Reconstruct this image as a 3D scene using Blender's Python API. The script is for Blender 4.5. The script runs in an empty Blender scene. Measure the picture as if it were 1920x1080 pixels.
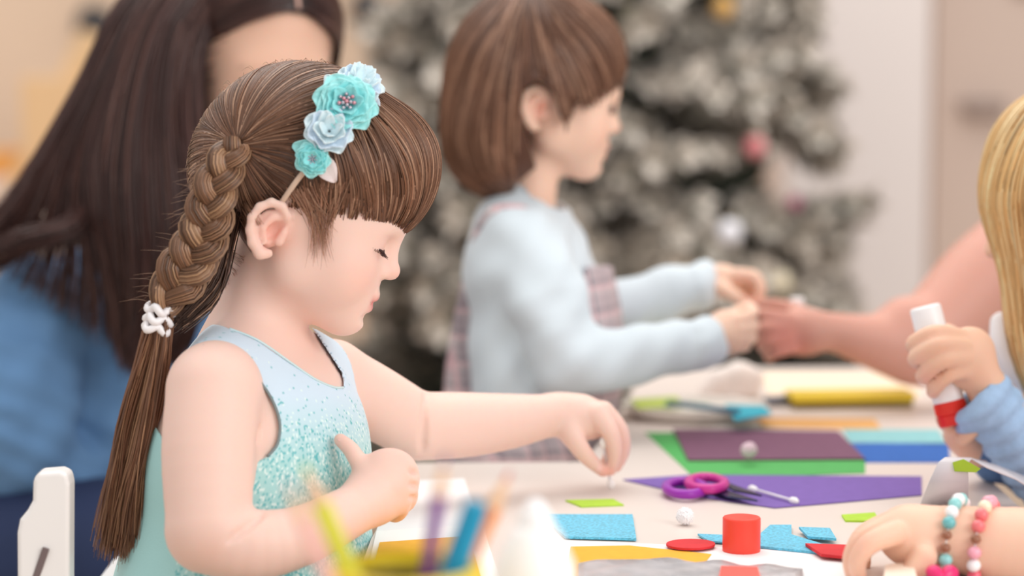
import bpy, math, random
import numpy as np
random.seed(7)
rng = np.random.default_rng(11)

# ------------------------------------------------------------------ camera
FPX = 4533.0                       # focal length in pixels of a 1920 px wide frame (85 mm lens)
TABLE_Z = 0.55
CAM_H = 0.372                      # camera height above the table top
TILT = math.atan(468.0 / FPX)      # looking slightly down
CT, ST = math.cos(TILT), math.sin(TILT)
CAM_Z = TABLE_Z + CAM_H
scene = bpy.context.scene
COL = scene.collection
cam_data = bpy.data.cameras.new('camera')
cam = bpy.data.objects.new('camera', cam_data)
COL.objects.link(cam)
cam.location = (0, 0, CAM_Z)
cam.rotation_euler = (math.pi / 2 - TILT, 0, 0)
cam_data.sensor_width = 36.0
cam_data.lens = FPX * 36.0 / 1920.0
cam_data.clip_start = 0.05
cam_data.dof.use_dof = True
cam_data.dof.focus_distance = 1.80
cam_data.dof.aperture_fstop = 2.7
scene.camera = cam

# ------------------------------------------------------------------ light
world = bpy.data.worlds.new('World')
scene.world = world
world.use_nodes = True
world.node_tree.nodes['Background'].inputs['Color'].default_value = (1.0, 0.985, 0.97, 1)
world.node_tree.nodes['Background'].inputs['Strength'].default_value = 0.68


def area_light(name, loc, target, size, size_y, power, color):
    ld = bpy.data.lights.new(name, 'AREA')
    ld.shape = 'RECTANGLE'
    ld.size, ld.size_y = size, size_y
    ld.energy = power
    ld.color = color
    o = bpy.data.objects.new(name, ld)
    COL.objects.link(o)
    o.location = loc
    from mathutils import Vector
    o.rotation_euler = (Vector(target) - Vector(loc)).to_track_quat('-Z', 'Y').to_euler()
    return o


area_light('window_daylight', (2.6, -0.6, 2.3), (0.0, 1.9, 0.7), 2.4, 1.8, 58, (1.0, 0.985, 0.96))
area_light('overhead_fill', (-0.3, 3.3, 2.95), (-0.3, 3.3, 0.6), 3.2, 3.2, 64, (1.0, 0.965, 0.92))  # unseen softbox added overhead to brighten the tree and back wall

scene.view_settings.view_transform = 'Standard'
scene.view_settings.look = 'None'
scene.view_settings.gamma = 1.0
scene.view_settings.use_curve_mapping = False
scene.view_settings.exposure = 0.20


# ------------------------------------------------------------------ space helpers
# "cam space" here: x right, y up, z depth, in metres from the camera
def P(px, py, d):
    return np.array([(px - 960.0) / FPX * d, (540.0 - py) / FPX * d, d])


def to_world(v):
    v = np.asarray(v, float)
    x, y, z = v[..., 0], v[..., 1], v[..., 2]
    return np.stack([x, y * ST + z * CT, CAM_Z + y * CT - z * ST], -1)


def to_cam(v):
    v = np.asarray(v, float)
    x, y, z = v[..., 0], v[..., 1], v[..., 2] - CAM_Z
    return np.stack([x, y * ST + z * CT, y * CT - z * ST], -1)


def table_depth(py, up=0.0):
    return (CAM_H - up) / (ST - (540.0 - py) / FPX * CT)


def T(px, py, up=0.0):
    """world point on the table top (raised by up) seen at pixel px, py"""
    return to_world(P(px, py, table_depth(py, up)))


def srgb(r, g, b):
    c = np.array([r, g, b], float) / 255.0
    return np.where(c <= 0.04045, c / 12.92, ((c + 0.055) / 1.055) ** 2.4)


# ------------------------------------------------------------------ objects
def make_empty(name, loc, label, cat, group=None):
    o = bpy.data.objects.new(name, None)
    COL.objects.link(o)
    o.location = loc
    o.empty_display_size = 0.02
    tag(o, label, cat, group)
    return o


def tag(o, label=None, cat=None, group=None, kind=None):
    if label: o['label'] = label
    if cat: o['category'] = cat
    if group: o['group'] = group
    if kind: o['kind'] = kind
    return o


def mesh_fast(name, verts, faces, colors=None, smooth=True):
    """verts (n,3) array, faces: (m,3|4) array or list of lists"""
    me = bpy.data.meshes.new(name)
    verts = np.asarray(verts, np.float32)
    if isinstance(faces, np.ndarray):
        m, k = faces.shape
        me.vertices.add(len(verts))
        me.vertices.foreach_set('co', verts.ravel())
        me.loops.add(m * k)
        me.loops.foreach_set('vertex_index', faces.astype(np.int32).ravel())
        me.polygons.add(m)
        me.polygons.foreach_set('loop_start', np.arange(0, m * k, k, dtype=np.int32))
        me.polygons.foreach_set('loop_total', np.full(m, k, np.int32))
        me.update(calc_edges=True)
    else:
        me.from_pydata(verts.tolist(), [], [list(map(int, f)) for f in faces])
        me.update()
    me.polygons.foreach_set('use_smooth', np.full(len(me.polygons), smooth, bool))
    if colors is not None:
        at = me.color_attributes.new('Col', 'FLOAT_COLOR', 'POINT')
        c = np.ones((len(verts), 4), np.float32)
        c[:, :3] = colors
        at.data.foreach_set('color', c.ravel())
    me.validate()
    return me


def add_obj(name, me, mat, parent=None, loc=None):
    o = bpy.data.objects.new(name, me)
    COL.objects.link(o)
    if mat is not None:
        me.materials.append(mat)
    if parent is not None:
        o.parent = parent
    if loc is not None:
        o.location = loc
    return o


def wobj(name, verts_world, faces, mat, parent=None, colors=None, smooth=True):
    """object from world-space vertices; origin at parent's origin or at own base centre"""
    v = np.asarray(verts_world, float)
    if parent is not None:
        loc = np.zeros(3)
        q = parent
        while q is not None:
            loc += np.array(q.location)
            q = q.parent
        o = add_obj(name, mesh_fast(name, v - loc, faces, colors, smooth), mat, parent)
    else:
        base = np.array([(v[:, 0].min() + v[:, 0].max()) / 2, (v[:, 1].min() + v[:, 1].max()) / 2, v[:, 2].min()])
        o = add_obj(name, mesh_fast(name, v - base, faces, colors, smooth), mat, None, base)
    return o


class MB:
    """collects simple shapes in world space"""
    def __init__(self):
        self.v, self.f = [], []

    def add(self, verts, faces):
        n = len(self.v)
        self.v += [tuple(map(float, p)) for p in verts]
        self.f += [tuple(i + n for i in f) for f in faces]
        return self

    def box(self, c, s, R=None, bevel=0.0):
        c = np.array(c, float); s = np.array(s, float) / 2
        R = np.eye(3) if R is None else np.array(R)
        if bevel <= 0:
            q = [(sx, sy, sz) for sx in (-1, 1) for sy in (-1, 1) for sz in (-1, 1)]
            vs = [c + R @ (np.array(t) * s) for t in q]
            return self.add(vs, [(0, 1, 3, 2), (4, 6, 7, 5), (0, 4, 5, 1), (2, 3, 7, 6), (0, 2, 6, 4), (1, 5, 7, 3)])
        b = bevel
        # rounded profile in xy, bevelled top and bottom
        def ring(inset, z):
            pts = []
            for (sx, sy, a0) in ((1, 1, 0), (-1, 1, 90), (-1, -1, 180), (1, -1, 270)):
                for k in range(4):
                    a = math.radians(a0 + k * 30)
                    pts.append(np.array([sx * (s[0] - b) + math.cos(a) * (b - inset), sy * (s[1] - b) + math.sin(a) * (b - inset), z]))
            return pts
        bz = min(b, s[2]) * 0.6
        rings = [ring(bz * .9, -s[2]), ring(bz * .3, -s[2] + bz * .3), ring(0, -s[2] + bz), ring(0, s[2] - bz), ring(bz * .3, s[2] - bz * .3), ring(bz * .9, s[2])]
        vs = [c + R @ p for r in rings for p in r]
        n = 16
        fs = []
        for i in range(len(rings) - 1):
            for j in range(n):
                fs.append((i * n + j, i * n + (j + 1) % n, (i + 1) * n + (j + 1) % n, (i + 1) * n + j))
        fs.append(tuple(range(n - 1, -1, -1)))
        fs.append(tuple((len(rings) - 1) * n + j for j in range(n)))
        return self.add(vs, fs)

    def tube(self, pts, radii, n=10, cap=True):
        pts = np.array(pts, float)
        m = len(pts)
        radii = np.broadcast_to(np.array(radii, float), (m,)) if np.ndim(radii) < 1 or len(np.atleast_1d(radii)) == 1 else np.array(radii, float)
        tan = np.gradient(pts, axis=0) if m > 2 else np.repeat((pts[1:] - pts[:1]), m, 0)
        tan /= np.linalg.norm(tan, axis=1)[:, None] + 1e-12
        ref = np.array([0, 0, 1.0]) if abs(tan[0][2]) < .8 else np.array([1.0, 0, 0])
        vs = []
        a = None
        for i in range(m):
            t = tan[i]
            if a is None:
                a = np.cross(t, ref)
            a = a - t * a.dot(t)
            a /= np.linalg.norm(a) + 1e-12
            b = np.cross(t, a)
            for j in range(n):
                w = 2 * math.pi * j / n
                vs.append(pts[i] + radii[i] * (a * math.cos(w) + b * math.sin(w)))
        fs = []
        for i in range(m - 1):
            for j in range(n):
                fs.append((i * n + j, (i + 1) * n + j, (i + 1) * n + (j + 1) % n, i * n + (j + 1) % n))
        if cap:
            fs.append(tuple(range(n)))
            fs.append(tuple((m - 1) * n + j for j in range(n - 1, -1, -1)))
        return self.add(vs, fs)

    def lathe(self, c, axis, prof, n=24):
        """prof: list of (distance along axis, radius)"""
        c = np.array(c, float); ax = np.array(axis, float); ax /= np.linalg.norm(ax)
        pts = [c + ax * t for t, r in prof]
        ref = np.array([0, 0, 1.0]) if abs(ax[2]) < .8 else np.array([1.0, 0, 0])
        a = np.cross(ax, ref); a /= np.linalg.norm(a); b = np.cross(ax, a)
        vs = []
        for (t, r), p in zip(prof, pts):
            for j in range(n):
                w = 2 * math.pi * j / n
                vs.append(p + max(r, 1e-5) * (a * math.cos(w) + b * math.sin(w)))
        m = len(prof)
        fs = []
        for i in range(m - 1):
            for j in range(n):
                fs.append((i * n + j, (i + 1) * n + j, (i + 1) * n + (j + 1) % n, i * n + (j + 1) % n))
        fs.append(tuple(range(n)))
        fs.append(tuple((m - 1) * n + j for j in range(n - 1, -1, -1)))
        return self.add(vs, fs)

    def prism(self, poly, z0, z1):
        n = len(poly)
        vs = [(p[0], p[1], z0) for p in poly] + [(p[0], p[1], z1) for p in poly]
        area = sum(poly[i][0] * poly[(i + 1) % n][1] - poly[(i + 1) % n][0] * poly[i][1] for i in range(n))
        fs = [tuple(range(n - 1, -1, -1)), tuple(range(n, 2 * n))] + [(i, (i + 1) % n, n + (i + 1) % n, n + i) for i in range(n)]
        if area < 0:
            fs = [tuple(reversed(f)) for f in fs]
        return self.add(vs, fs)

    def build(self, name, mat, parent=None, smooth=False, sharp=None):
        o = wobj(name, np.array(self.v), self.f, mat, parent, smooth=smooth)
        if smooth and sharp:
            try:
                o.data.set_sharp_from_angle(angle=math.radians(sharp))
            except Exception:
                pass
        return o


# ------------------------------------------------------------------ materials
MATS = {}


def mat(name, color=None, rough=0.6, vcol=False, sss=0.0, sss_r=(0.012, 0.004, 0.002), metal=0.0, noise=None, bump=None,
        spec=0.5, trans=0.0, emis=None, sheen=0.0, alpha=1.0, coat=0.0):
    """noise=(scale, amount[, detail]) varies the colour a little; bump=(scale, strength, distance)"""
    if name in MATS:
        return MATS[name]
    m = bpy.data.materials.new(name)
    m.use_nodes = True
    nt = m.node_tree
    b = nt.nodes['Principled BSDF']
    b.inputs['Roughness'].default_value = rough
    b.inputs['Metallic'].default_value = metal
    b.inputs['Specular IOR Level'].default_value = spec
    b.inputs['Transmission Weight'].default_value = trans
    b.inputs['Alpha'].default_value = alpha
    b.inputs['Coat Weight'].default_value = coat
    if sheen:
        b.inputs['Sheen Weight'].default_value = sheen
    if sss:
        b.inputs['Subsurface Weight'].default_value = sss
        b.inputs['Subsurface Radius'].default_value = (1.0, 0.35, 0.2)
        b.inputs['Subsurface Scale'].default_value = sss_r[0]
    if emis:
        b.inputs['Emission Color'].default_value = (*emis[0], 1)
        b.inputs['Emission Strength'].default_value = emis[1]
    src = None
    if vcol:
        n = nt.nodes.new('ShaderNodeVertexColor'); n.layer_name = 'Col'
        src = n.outputs['Color']
    else:
        b.inputs['Base Color'].default_value = (*color, 1)
    tc = None
    if noise or bump:
        tc = nt.nodes.new('ShaderNodeTexCoord')
    if noise:
        nz = nt.nodes.new('ShaderNodeTexNoise')
        nz.inputs['Scale'].default_value = noise[0]
        nz.inputs['Detail'].default_value = 3
        nt.links.new(tc.outputs['Object'], nz.inputs['Vector'])
        mr = nt.nodes.new('ShaderNodeMapRange')
        mr.inputs['From Min'].default_value = 0.3
        mr.inputs['From Max'].default_value = 0.7
        mr.inputs['To Min'].default_value = 1 - noise[1]
        mr.inputs['To Max'].default_value = 1 + noise[1]
        nt.links.new(nz.outputs['Fac'], mr.inputs['Value'])
        mx = nt.nodes.new('ShaderNodeVectorMath'); mx.operation = 'MULTIPLY'
        if src is not None:
            nt.links.new(src, mx.inputs[0])
        else:
            mx.inputs[0].default_value = tuple(color)
        nt.links.new(mr.outputs['Result'], mx.inputs[1])
        src = mx.outputs['Vector']
    if src is not None:
        nt.links.new(src, b.inputs['Base Color'])
    if bump:
        nz = nt.nodes.new('ShaderNodeTexNoise')
        nz.inputs['Scale'].default_value = bump[0]
        nz.inputs['Detail'].default_value = 4
        nt.links.new(tc.outputs['Object'], nz.inputs['Vector'])
        bp = nt.nodes.new('ShaderNodeBump')
        bp.inputs['Strength'].default_value = bump[1]
        bp.inputs['Distance'].default_value = bump[2]
        nt.links.new(nz.outputs['Fac'], bp.inputs['Height'])
        nt.links.new(bp.outputs['Normal'], b.inputs['Normal'])
    MATS[name] = m
    return m


# ------------------------------------------------------------------ implicit surfaces (organic shapes)
class SDF:
    """smooth union / difference of tapered capsules and ellipsoids, meshed with surface nets"""
    def __init__(self):
        self.ops = []

    def cone(self, a, b, ra, rb, k=0.01, sub=False):
        a = np.array(a, float); b = np.array(b, float)
        ab = b - a; L2 = ab.dot(ab) + 1e-12

        def fn(x, y, z):
            t = ((x - a[0]) * ab[0] + (y - a[1]) * ab[1] + (z - a[2]) * ab[2]) / L2
            t = np.clip(t, 0, 1)
            dx = x - a[0] - t * ab[0]; dy = y - a[1] - t * ab[1]; dz = z - a[2] - t * ab[2]
            return np.sqrt(dx * dx + dy * dy + dz * dz) - (ra + (rb - ra) * t)
        lo = np.minimum(a - ra, b - rb); hi = np.maximum(a + ra, b + rb)
        self.ops.append((fn, lo, hi, k, sub))
        return self

    def chain(self, pts, radii, k=0.01, sub=False):
        for i in range(len(pts) - 1):
            self.cone(pts[i], pts[i + 1], radii[i], radii[i + 1], k, sub)
        return self

    def tube(self, c, rad, k=0.01):
        """one smooth tapered limb through many points"""
        def fn(x, y, z):
            best = None
            for i in range(len(c) - 1):
                a, b, ra, rb = c[i], c[i + 1], rad[i], rad[i + 1]
                ab = b - a; L2 = ab.dot(ab) + 1e-12
                t = np.clip(((x - a[0]) * ab[0] + (y - a[1]) * ab[1] + (z - a[2]) * ab[2]) / L2, 0, 1)
                dx = x - a[0] - t * ab[0]; dy = y - a[1] - t * ab[1]; dz = z - a[2] - t * ab[2]
                d = np.sqrt(dx * dx + dy * dy + dz * dz) - (ra + (rb - ra) * t)
                best = d if best is None else np.minimum(best, d)
            return best
        self.ops.append((fn, (c - rad[:, None]).min(0), (c + rad[:, None]).max(0), k, False))
        return self

    def ball(self, c, r, k=0.01, sub=False):
        return self.cone(c, np.array(c) + 1e-6, r, r, k, sub)

    def ell(self, c, r, R=None, k=0.01, sub=False):
        """R columns are the ellipsoid axes"""
        c = np.array(c, float); r = np.array(r, float)
        R = np.eye(3) if R is None else np.array(R, float)

        def fn(x, y, z):
            dx, dy, dz = x - c[0], y - c[1], z - c[2]
            q0 = (R[0, 0] * dx + R[1, 0] * dy + R[2, 0] * dz) / r[0]
            q1 = (R[0, 1] * dx + R[1, 1] * dy + R[2, 1] * dz) / r[1]
            q2 = (R[0, 2] * dx + R[1, 2] * dy + R[2, 2] * dz) / r[2]
            k0 = np.sqrt(q0 * q0 + q1 * q1 + q2 * q2)
            k1 = np.sqrt((q0 / r[0]) ** 2 + (q1 / r[1]) ** 2 + (q2 / r[2]) ** 2) + 1e-9
            return k0 * (k0 - 1.0) / k1
        ext = np.sqrt(((R * r) ** 2).sum(1))
        self.ops.append((fn, c - ext, c + ext, k, sub))
        return self

    def cut(self, fn, k=0.0015):
        """intersect with fn(x,y,z) < 0 everywhere"""
        self.ops.append((fn, None, None, k, 'cut'))
        return self

    def inflate(self, amt):
        self.ops.append((amt, None, None, 0, 'inf'))
        return self

    def bounds(self):
        lo = np.min([o[1] for o in self.ops if o[1] is not None and o[4] is False], 0)
        hi = np.max([o[2] for o in self.ops if o[2] is not None and o[4] is False], 0)
        inf = sum(o[0] for o in self.ops if o[4] == 'inf')
        return lo - inf, hi + inf

    @staticmethod
    def _comb(a, d, k, sub):
        if sub is False:
            hh = np.clip(k - np.abs(a - d), 0, None)
            return np.minimum(a, d) - hh * hh * (0.25 / k)
        d = d if sub == 'cut' else -d
        hh = np.clip(k - np.abs(a - d), 0, None)
        return np.maximum(a, d) + hh * hh * (0.25 / k)

    def pts(self, p):
        x, y, z = p[:, 0], p[:, 1], p[:, 2]
        a = np.full(len(p), 0.5)
        for fn, lo, hi, k, sub in self.ops:
            if sub == 'inf':
                a = a - fn
            else:
                a = self._comb(a, fn(x, y, z), k, sub)
        return a

    def grad(self, p, e=4e-4):
        g = np.stack([self.pts(p + np.eye(3)[i] * e) - self.pts(p - np.eye(3)[i] * e) for i in range(3)], 1)
        return g / (np.linalg.norm(g, axis=1)[:, None] + 1e-12)

    def project(self, p, off=0.0, it=3):
        for _ in range(it):
            p = p - (self.pts(p) - off)[:, None] * self.grad(p)
        return p

    def grid(self, h, lo=None, hi=None):
        b = self.bounds()
        lo = (b[0] if lo is None else np.array(lo, float)) - 3 * h
        hi = (b[1] if hi is None else np.array(hi, float)) + 3 * h
        n = np.ceil((hi - lo) / h).astype(int) + 1
        ax = [(lo[i] + h * np.arange(n[i])).astype(np.float32) for i in range(3)]
        f = np.full(n, 0.08, np.float32)
        infl = 0.0
        tot = sum(o[0] for o in self.ops if o[4] == 'inf')
        for fn, l, hgh, k, sub in self.ops:
            if sub == 'inf':
                f -= np.float32(fn)
                continue
            if l is None:
                sl = [slice(0, n[i]) for i in range(3)]
            else:
                pad = k + tot + 4 * h
                i0 = np.clip(np.floor((l - pad - lo) / h).astype(int), 0, n)
                i1 = np.clip(np.ceil((hgh + pad - lo) / h).astype(int) + 1, 0, n)
                if (i1 <= i0).any():
                    continue
                sl = [slice(i0[i], i1[i]) for i in range(3)]
            x = ax[0][sl[0]][:, None, None]; y = ax[1][sl[1]][None, :, None]; z = ax[2][sl[2]][None, None, :]
            d = fn(x, y, z)
            f[tuple(sl)] = self._comb(f[tuple(sl)], d, k, sub)
        return f, lo, h

    def mesh(self, h, lo=None, hi=None):
        f, o, h = self.grid(h, lo, hi)
        return surface_nets(f, o, h)


def surface_nets(f, o, h):
    s = f < 0
    nx, ny, nz = f.shape
    cnt = np.zeros((nx - 1, ny - 1, nz - 1), np.uint8)
    corners = [(i, j, k) for i in (0, 1) for j in (0, 1) for k in (0, 1)]
    for i, j, k in corners:
        cnt += s[i:nx - 1 + i, j:ny - 1 + j, k:nz - 1 + k]
    act = (cnt > 0) & (cnt < 8)
    ci = np.argwhere(act)
    idx = np.full(act.shape, -1, np.int32)
    idx[act] = np.arange(len(ci))
    val = np.stack([f[ci[:, 0] + i, ci[:, 1] + j, ci[:, 2] + k] for i, j, k in corners], 1)
    acc = np.zeros((len(ci), 3)); w = np.zeros(len(ci))
    for a in range(8):
        for b in range(a + 1, 8):
            ca, cb = np.array(corners[a]), np.array(corners[b])
            if np.abs(ca - cb).sum() != 1:
                continue
            va, vb = val[:, a], val[:, b]
            m = (va < 0) != (vb < 0)
            t = np.where(m, va / np.where(m, va - vb, 1), 0)
            acc += np.where(m[:, None], ca + t[:, None] * (cb - ca), 0)
            w += m
    verts = o + h * (ci + acc / w[:, None])
    faces = []
    for axis in range(3):
        u, v = [(1, 2), (2, 0), (0, 1)][axis]
        a = [slice(None)] * 3; b = [slice(None)] * 3
        a[axis] = slice(0, -1); b[axis] = slice(1, None)
        for q in (u, v):
            a[q] = slice(1, -1); b[q] = slice(1, -1)
        sa, sb = s[tuple(a)], s[tuple(b)]
        e = np.argwhere(sa != sb)
        if not len(e):
            continue
        inside = sa[e[:, 0], e[:, 1], e[:, 2]]
        c = e.copy()
        c[:, u] += 1; c[:, v] += 1
        def cell(du, dv):
            q = c.copy(); q[:, u] += du; q[:, v] += dv
            return idx[q[:, 0], q[:, 1], q[:, 2]]
        quad = np.stack([cell(-1, -1), cell(0, -1), cell(0, 0), cell(-1, 0)], 1)
        # cam space is left-handed, so the winding is mirrored here
        quad = np.where(inside[:, None], quad[:, ::-1], quad)
        faces.append(quad)
    return verts, np.concatenate(faces)


def poly_sd(poly):
    """signed distance to an image-plane polygon extruded along the view rays (negative inside), metres"""
    pl = np.array(poly, float)

    def fn(x, y, z):
        px = 960 + FPX * x / z
        py = 540 - FPX * y / z
        px, py = np.broadcast_arrays(px, py)
        d = np.full(px.shape, 1e12, np.float32)
        ins = np.zeros(px.shape, bool)
        n = len(pl)
        for i in range(n):
            a, b = pl[i], pl[(i + 1) % n]
            e = b - a
            wx, wy = px - a[0], py - a[1]
            t = np.clip((wx * e[0] + wy * e[1]) / (e.dot(e) + 1e-9), 0, 1)
            d = np.minimum(d, (wx - e[0] * t) ** 2 + (wy - e[1] * t) ** 2)
            c = (a[1] > py) != (b[1] > py)
            xx = (b[0] - a[0]) * (py - a[1]) / ((b[1] - a[1]) if abs(b[1] - a[1]) > 1e-9 else 1e-9) + a[0]
            ins ^= c & (px < xx)
        d = np.sqrt(d) * np.where(ins, -1, 1)
        return d * (z / FPX)
    return fn


def person(name, d0):
    """returns point and radius helpers around the depth d0: q(px, py, w_mm)"""
    def q(px, py, w=0.0):
        return P(px, py, d0 + w * 0.001)

    def r(rad, w=0.0):
        return rad * (d0 + w * 0.001) / FPX
    return q, r


def limb(S, q, r, pts, k=0.01):
    """pts: (px, py, w_mm, radius_px)"""
    c = np.array([q(*a[:3]) for a in pts]); rad = np.array([r(a[3], a[2]) for a in pts])
    if len(pts) > 2:
        u = np.linspace(0, 1, (len(pts) - 1) * 4 + 1)
        rad = catmull(rad[:, None], u)[:, 0]
        c = catmull(c, u)
    S.tube(c, rad, k)


def blend_cols(v, base, spots):
    """v cam-space verts; spots: (centre, radius, colour, strength) soft colour patches of the skin itself"""
    c = np.repeat(np.array(base)[None, :], len(v), 0)
    for ctr, rad, colr, st in spots:
        d2 = ((v - ctr) ** 2).sum(1) / rad ** 2
        w = (st * np.exp(-d2 * 1.5))[:, None]
        c = c * (1 - w) + np.array(colr)[None, :] * w
    return c


# ------------------------------------------------------------------ heads
class Head:
    """canonical head: F forward, U up, L to the side; one unit = s metres; origin between the ear canals"""
    def __init__(self, O, pitch, yaw, roll=0.0, s=0.000397):
        p, y, ro = map(math.radians, (pitch, yaw, roll))
        f = np.array([math.cos(p) * math.cos(y), -math.sin(p), -math.cos(p) * math.sin(y)])
        l = np.array([math.sin(y), 0, math.cos(y)])
        u = np.cross(l, f)
        u, l = u * math.cos(ro) + l * math.sin(ro), l * math.cos(ro) - u * math.sin(ro)
        self.O = np.array(O, float); self.B = np.stack([f, u, l], 1); self.s = s

    def p(self, F, U, L=0.0):
        return self.O + self.B @ (np.array([F, U, L], float) * self.s)

    def canon(self, v):
        return ((v - self.O) @ self.B) / self.s

    def axes(self, tilt=0.0):
        """axes turned by tilt degrees about the side axis"""
        a = math.radians(tilt)
        R = np.array([[math.cos(a), -math.sin(a), 0], [math.sin(a), math.cos(a), 0], [0, 0, 1]])
        return self.B @ R


def build_head(S, H, submental=1.0, adult=False):
    s = H.s
    R = H.axes()
    def ell(c, r, k, sub=False, tilt=0.0): S.ell(H.p(*c), np.array(r) * s, H.axes(tilt), k * s, sub)
    def cone(a, b, ra, rb, k, sub=False): S.cone(H.p(*a), H.p(*b), ra * s, rb * s, k * s, sub)
    ell((-24, 145, 0), (195, 163, 165), 20)
    ell((20, 40, 0), (120, 112, 140), 60)
    ell((112, 22, 0), (72, 130, 118), 50)
    ell((138, 100, 0), (44, 44, 86), 40)                     # brow
    for g in (-1, 1):
        ell((118, -16, 66 * g), (60, 62, 56), 35)             # cheeks
        cone((148, -78, 0), (45, -48, 84 * g), 30, 46, 45)    # jaw
    cone((150, -86, 0), (60, -66 , 0), 26, 56 * submental, 45)
    ell((160, -38, 0), (33, 46, 52), 30)                     # muzzle
    cone((164, -86, 0), (158, -84, 0), 25, 26, 30)           # chin
    for g in (-1, 1):
        ell((196, 60, 50 * g), (34, 22, 34), 26, True)        # eye sockets
        ell((146, 56, 56 * g), (29, 28, 31), 12)              # closed lids / eyeballs
    cone((172, 76, 0), (197, 27, 0), 11, 15, 20)             # nose
    S.ball(H.p(199, 25, 0), 17 * s, 8 * s)
    for g in (-1, 1):
        S.ball(H.p(187, 15, 15 * g), 12 * s, 8 * s)
        cone((196, 4, 9 * g), (190, 12, 10 * g), 4.0, 3, 4, True)
    cone((187, -31, -12), (187, -31, 12), 13, 13, 7)         # lips
    cone((183, -57, -11), (183, -57, 11), 13, 13, 7)
    for g in (-1, 1):
        cone((187, -31, 12 * g), (172, -40, 33 * g), 12, 6, 7)
        cone((183, -57, 11 * g), (172, -46, 33 * g), 12, 6, 7)
        cone((203, -44, 0), (178, -43, 36 * g), 4.0, 3.0, 5, True)
    ell((199, -75, 0), (12, 8, 30), 14, True)
    for g in (-1, 1):                                         # ears
        L0 = 138 * g
        ell((-16, -2, L0 + 2 * g), (28, 40, 20), 10, tilt=-22)
        ring = [(8, 18), (2, 34), (-14, 46), (-34, 44), (-49, 27), (-53, 4), (-46, -18), (-32, -36), (-12, -48), (0, -42)]
        dl = [12, 20, 26, 31, 34, 34, 31, 27, 22, 16]
        rr = [6, 7.5, 8, 8, 8, 8, 8.5, 10, 11, 9]
        for i in range(len(ring) - 1):
            cone((*ring[i], L0 + dl[i] * g), (*ring[i + 1], L0 + dl[i + 1] * g), rr[i], rr[i + 1], 5)
        ell((-26, 4, L0 + 20 * g), (22, 36, 8), 6, tilt=-22)                 # scapha plate
        ell((-8, -2, L0 + 24 * g), (15, 24, 18), 5, True, tilt=-22)           # concha
        cone((-24, 30, L0 + 27 * g), (-38, 10, L0 + 30 * g), 4.5, 5, 5, True)
        cone((9, 4, L0 + 14 * g), (8, -14, L0 + 14 * g), 8, 9, 5)             # tragus
        cone((-22, 22, L0 + 24 * g), (-28, -4, L0 + 26 * g), 5.5, 5.5, 5)     # antihelix
        cone((-28, -4, L0 + 26 * g), (-14, -26, L0 + 22 * g), 5.5, 6, 5)


def face_spots(H, lip, blush, warm=1.0):
    s = H.s
    sp = []
    for g in (-1, 1):
        sp.append((H.p(150, -8, 75 * g), 46 * s, blush, 0.5 * warm))
        sp.append((H.p(-12, 0, 150 * g), 42 * s, blush, 0.55 * warm))
    sp.append((H.p(212, 24, 0), 18 * s, blush, 0.4 * warm))
    for g in (-1, 1):
        sp.append((H.p(172, 58, 58 * g), 22 * s, srgb(226, 158, 146), 0.4))
    for L in (-20, -10, 0, 10, 20):
        sp.append((H.p(200 - abs(L) * .5, -38, L), 11 * s, lip, 0.9))
        sp.append((H.p(197 - abs(L) * .5, -53, L), 11 * s, lip, 0.9))
    return sp


def eyelashes(H, parent, m, side=-1, open_=0.0):
    """dark lash line of a lowered lid with single lashes"""
    mb = MB()
    s = H.s
    pts = []
    for i in range(13):
        a = -0.75 + 2.0 * i / 12
        # around the eyeball, inner corner to outer corner
        L = 56 * side + 29.5 * math.sin(a) * side
        F = 146 + 27.5 * math.cos(a)
        U = 57 - 5 * math.cos((i / 12 - .5) * math.pi) + 5 * open_
        pts.append((F + 2, U, L))
    W = lambda p: to_world(H.p(*p))
    mb.tube([W(p) for p in pts], [s * 1.0] + [s * 2.6] * 11 + [s * 1.2], 6)
    for i in range(1, 13):
        F, U, L = pts[i]
        a = -0.75 + 2.0 * i / 12
        ln = 13 + 3 * (i % 3)
        e = (F + ln * math.cos(a) * .8, U - ln * .45, L + ln * math.sin(a) * side)
        mid = ((F + e[0]) / 2, (U + e[1]) / 2 - 2.5, (L + e[2]) / 2)
        mb.tube([W((F, U, L)), W(mid), W(e)], [s * 1.3, s * 0.9, s * 0.3], 4)
    return mb.build('eyelashes', m, parent, smooth=True)


# ------------------------------------------------------------------ hair strands
def strand_mesh(S, rad, cols, taper=(0.7, 1.0, 0.25)):
    """S (n,m,3) cam-space polylines -> verts(world), faces, colours; three-sided tapered tubes"""
    S = np.asarray(S, float)
    n, m, _ = S.shape
    W = to_world(S)
    tan = np.gradient(W, axis=1)
    tan /= np.linalg.norm(tan, axis=2)[..., None] + 1e-12
    ref = np.array([0.31, -0.87, 0.38])
    a = np.cross(tan, ref); a /= np.linalg.norm(a, axis=2)[..., None] + 1e-9
    b = np.cross(tan, a)
    t = np.linspace(0, 1, m)
    prof = np.interp(t, [0, .5, 1], taper)
    rad = np.broadcast_to(np.asarray(rad, float).reshape(-1, 1) if np.ndim(rad) else rad, (n, 1)) * prof[None, :]
    rings = []
    for k in range(3):
        w = 2 * math.pi * k / 3
        rings.append(W + rad[..., None] * (a * math.cos(w) + b * math.sin(w)))
    V = np.stack(rings, 2).reshape(-1, 3)
    base = (np.arange(n)[:, None, None] * m + np.arange(m - 1)[None, :, None]) * 3
    k = np.arange(3)[None, None, :]; k2 = (k + 1) % 3
    Fq = np.stack([base + k, base + 3 + k, base + 3 + k2, base + k2], -1).reshape(-1, 4)
    C = np.repeat(np.asarray(cols), m * 3, 0)
    return V, Fq, C


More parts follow.
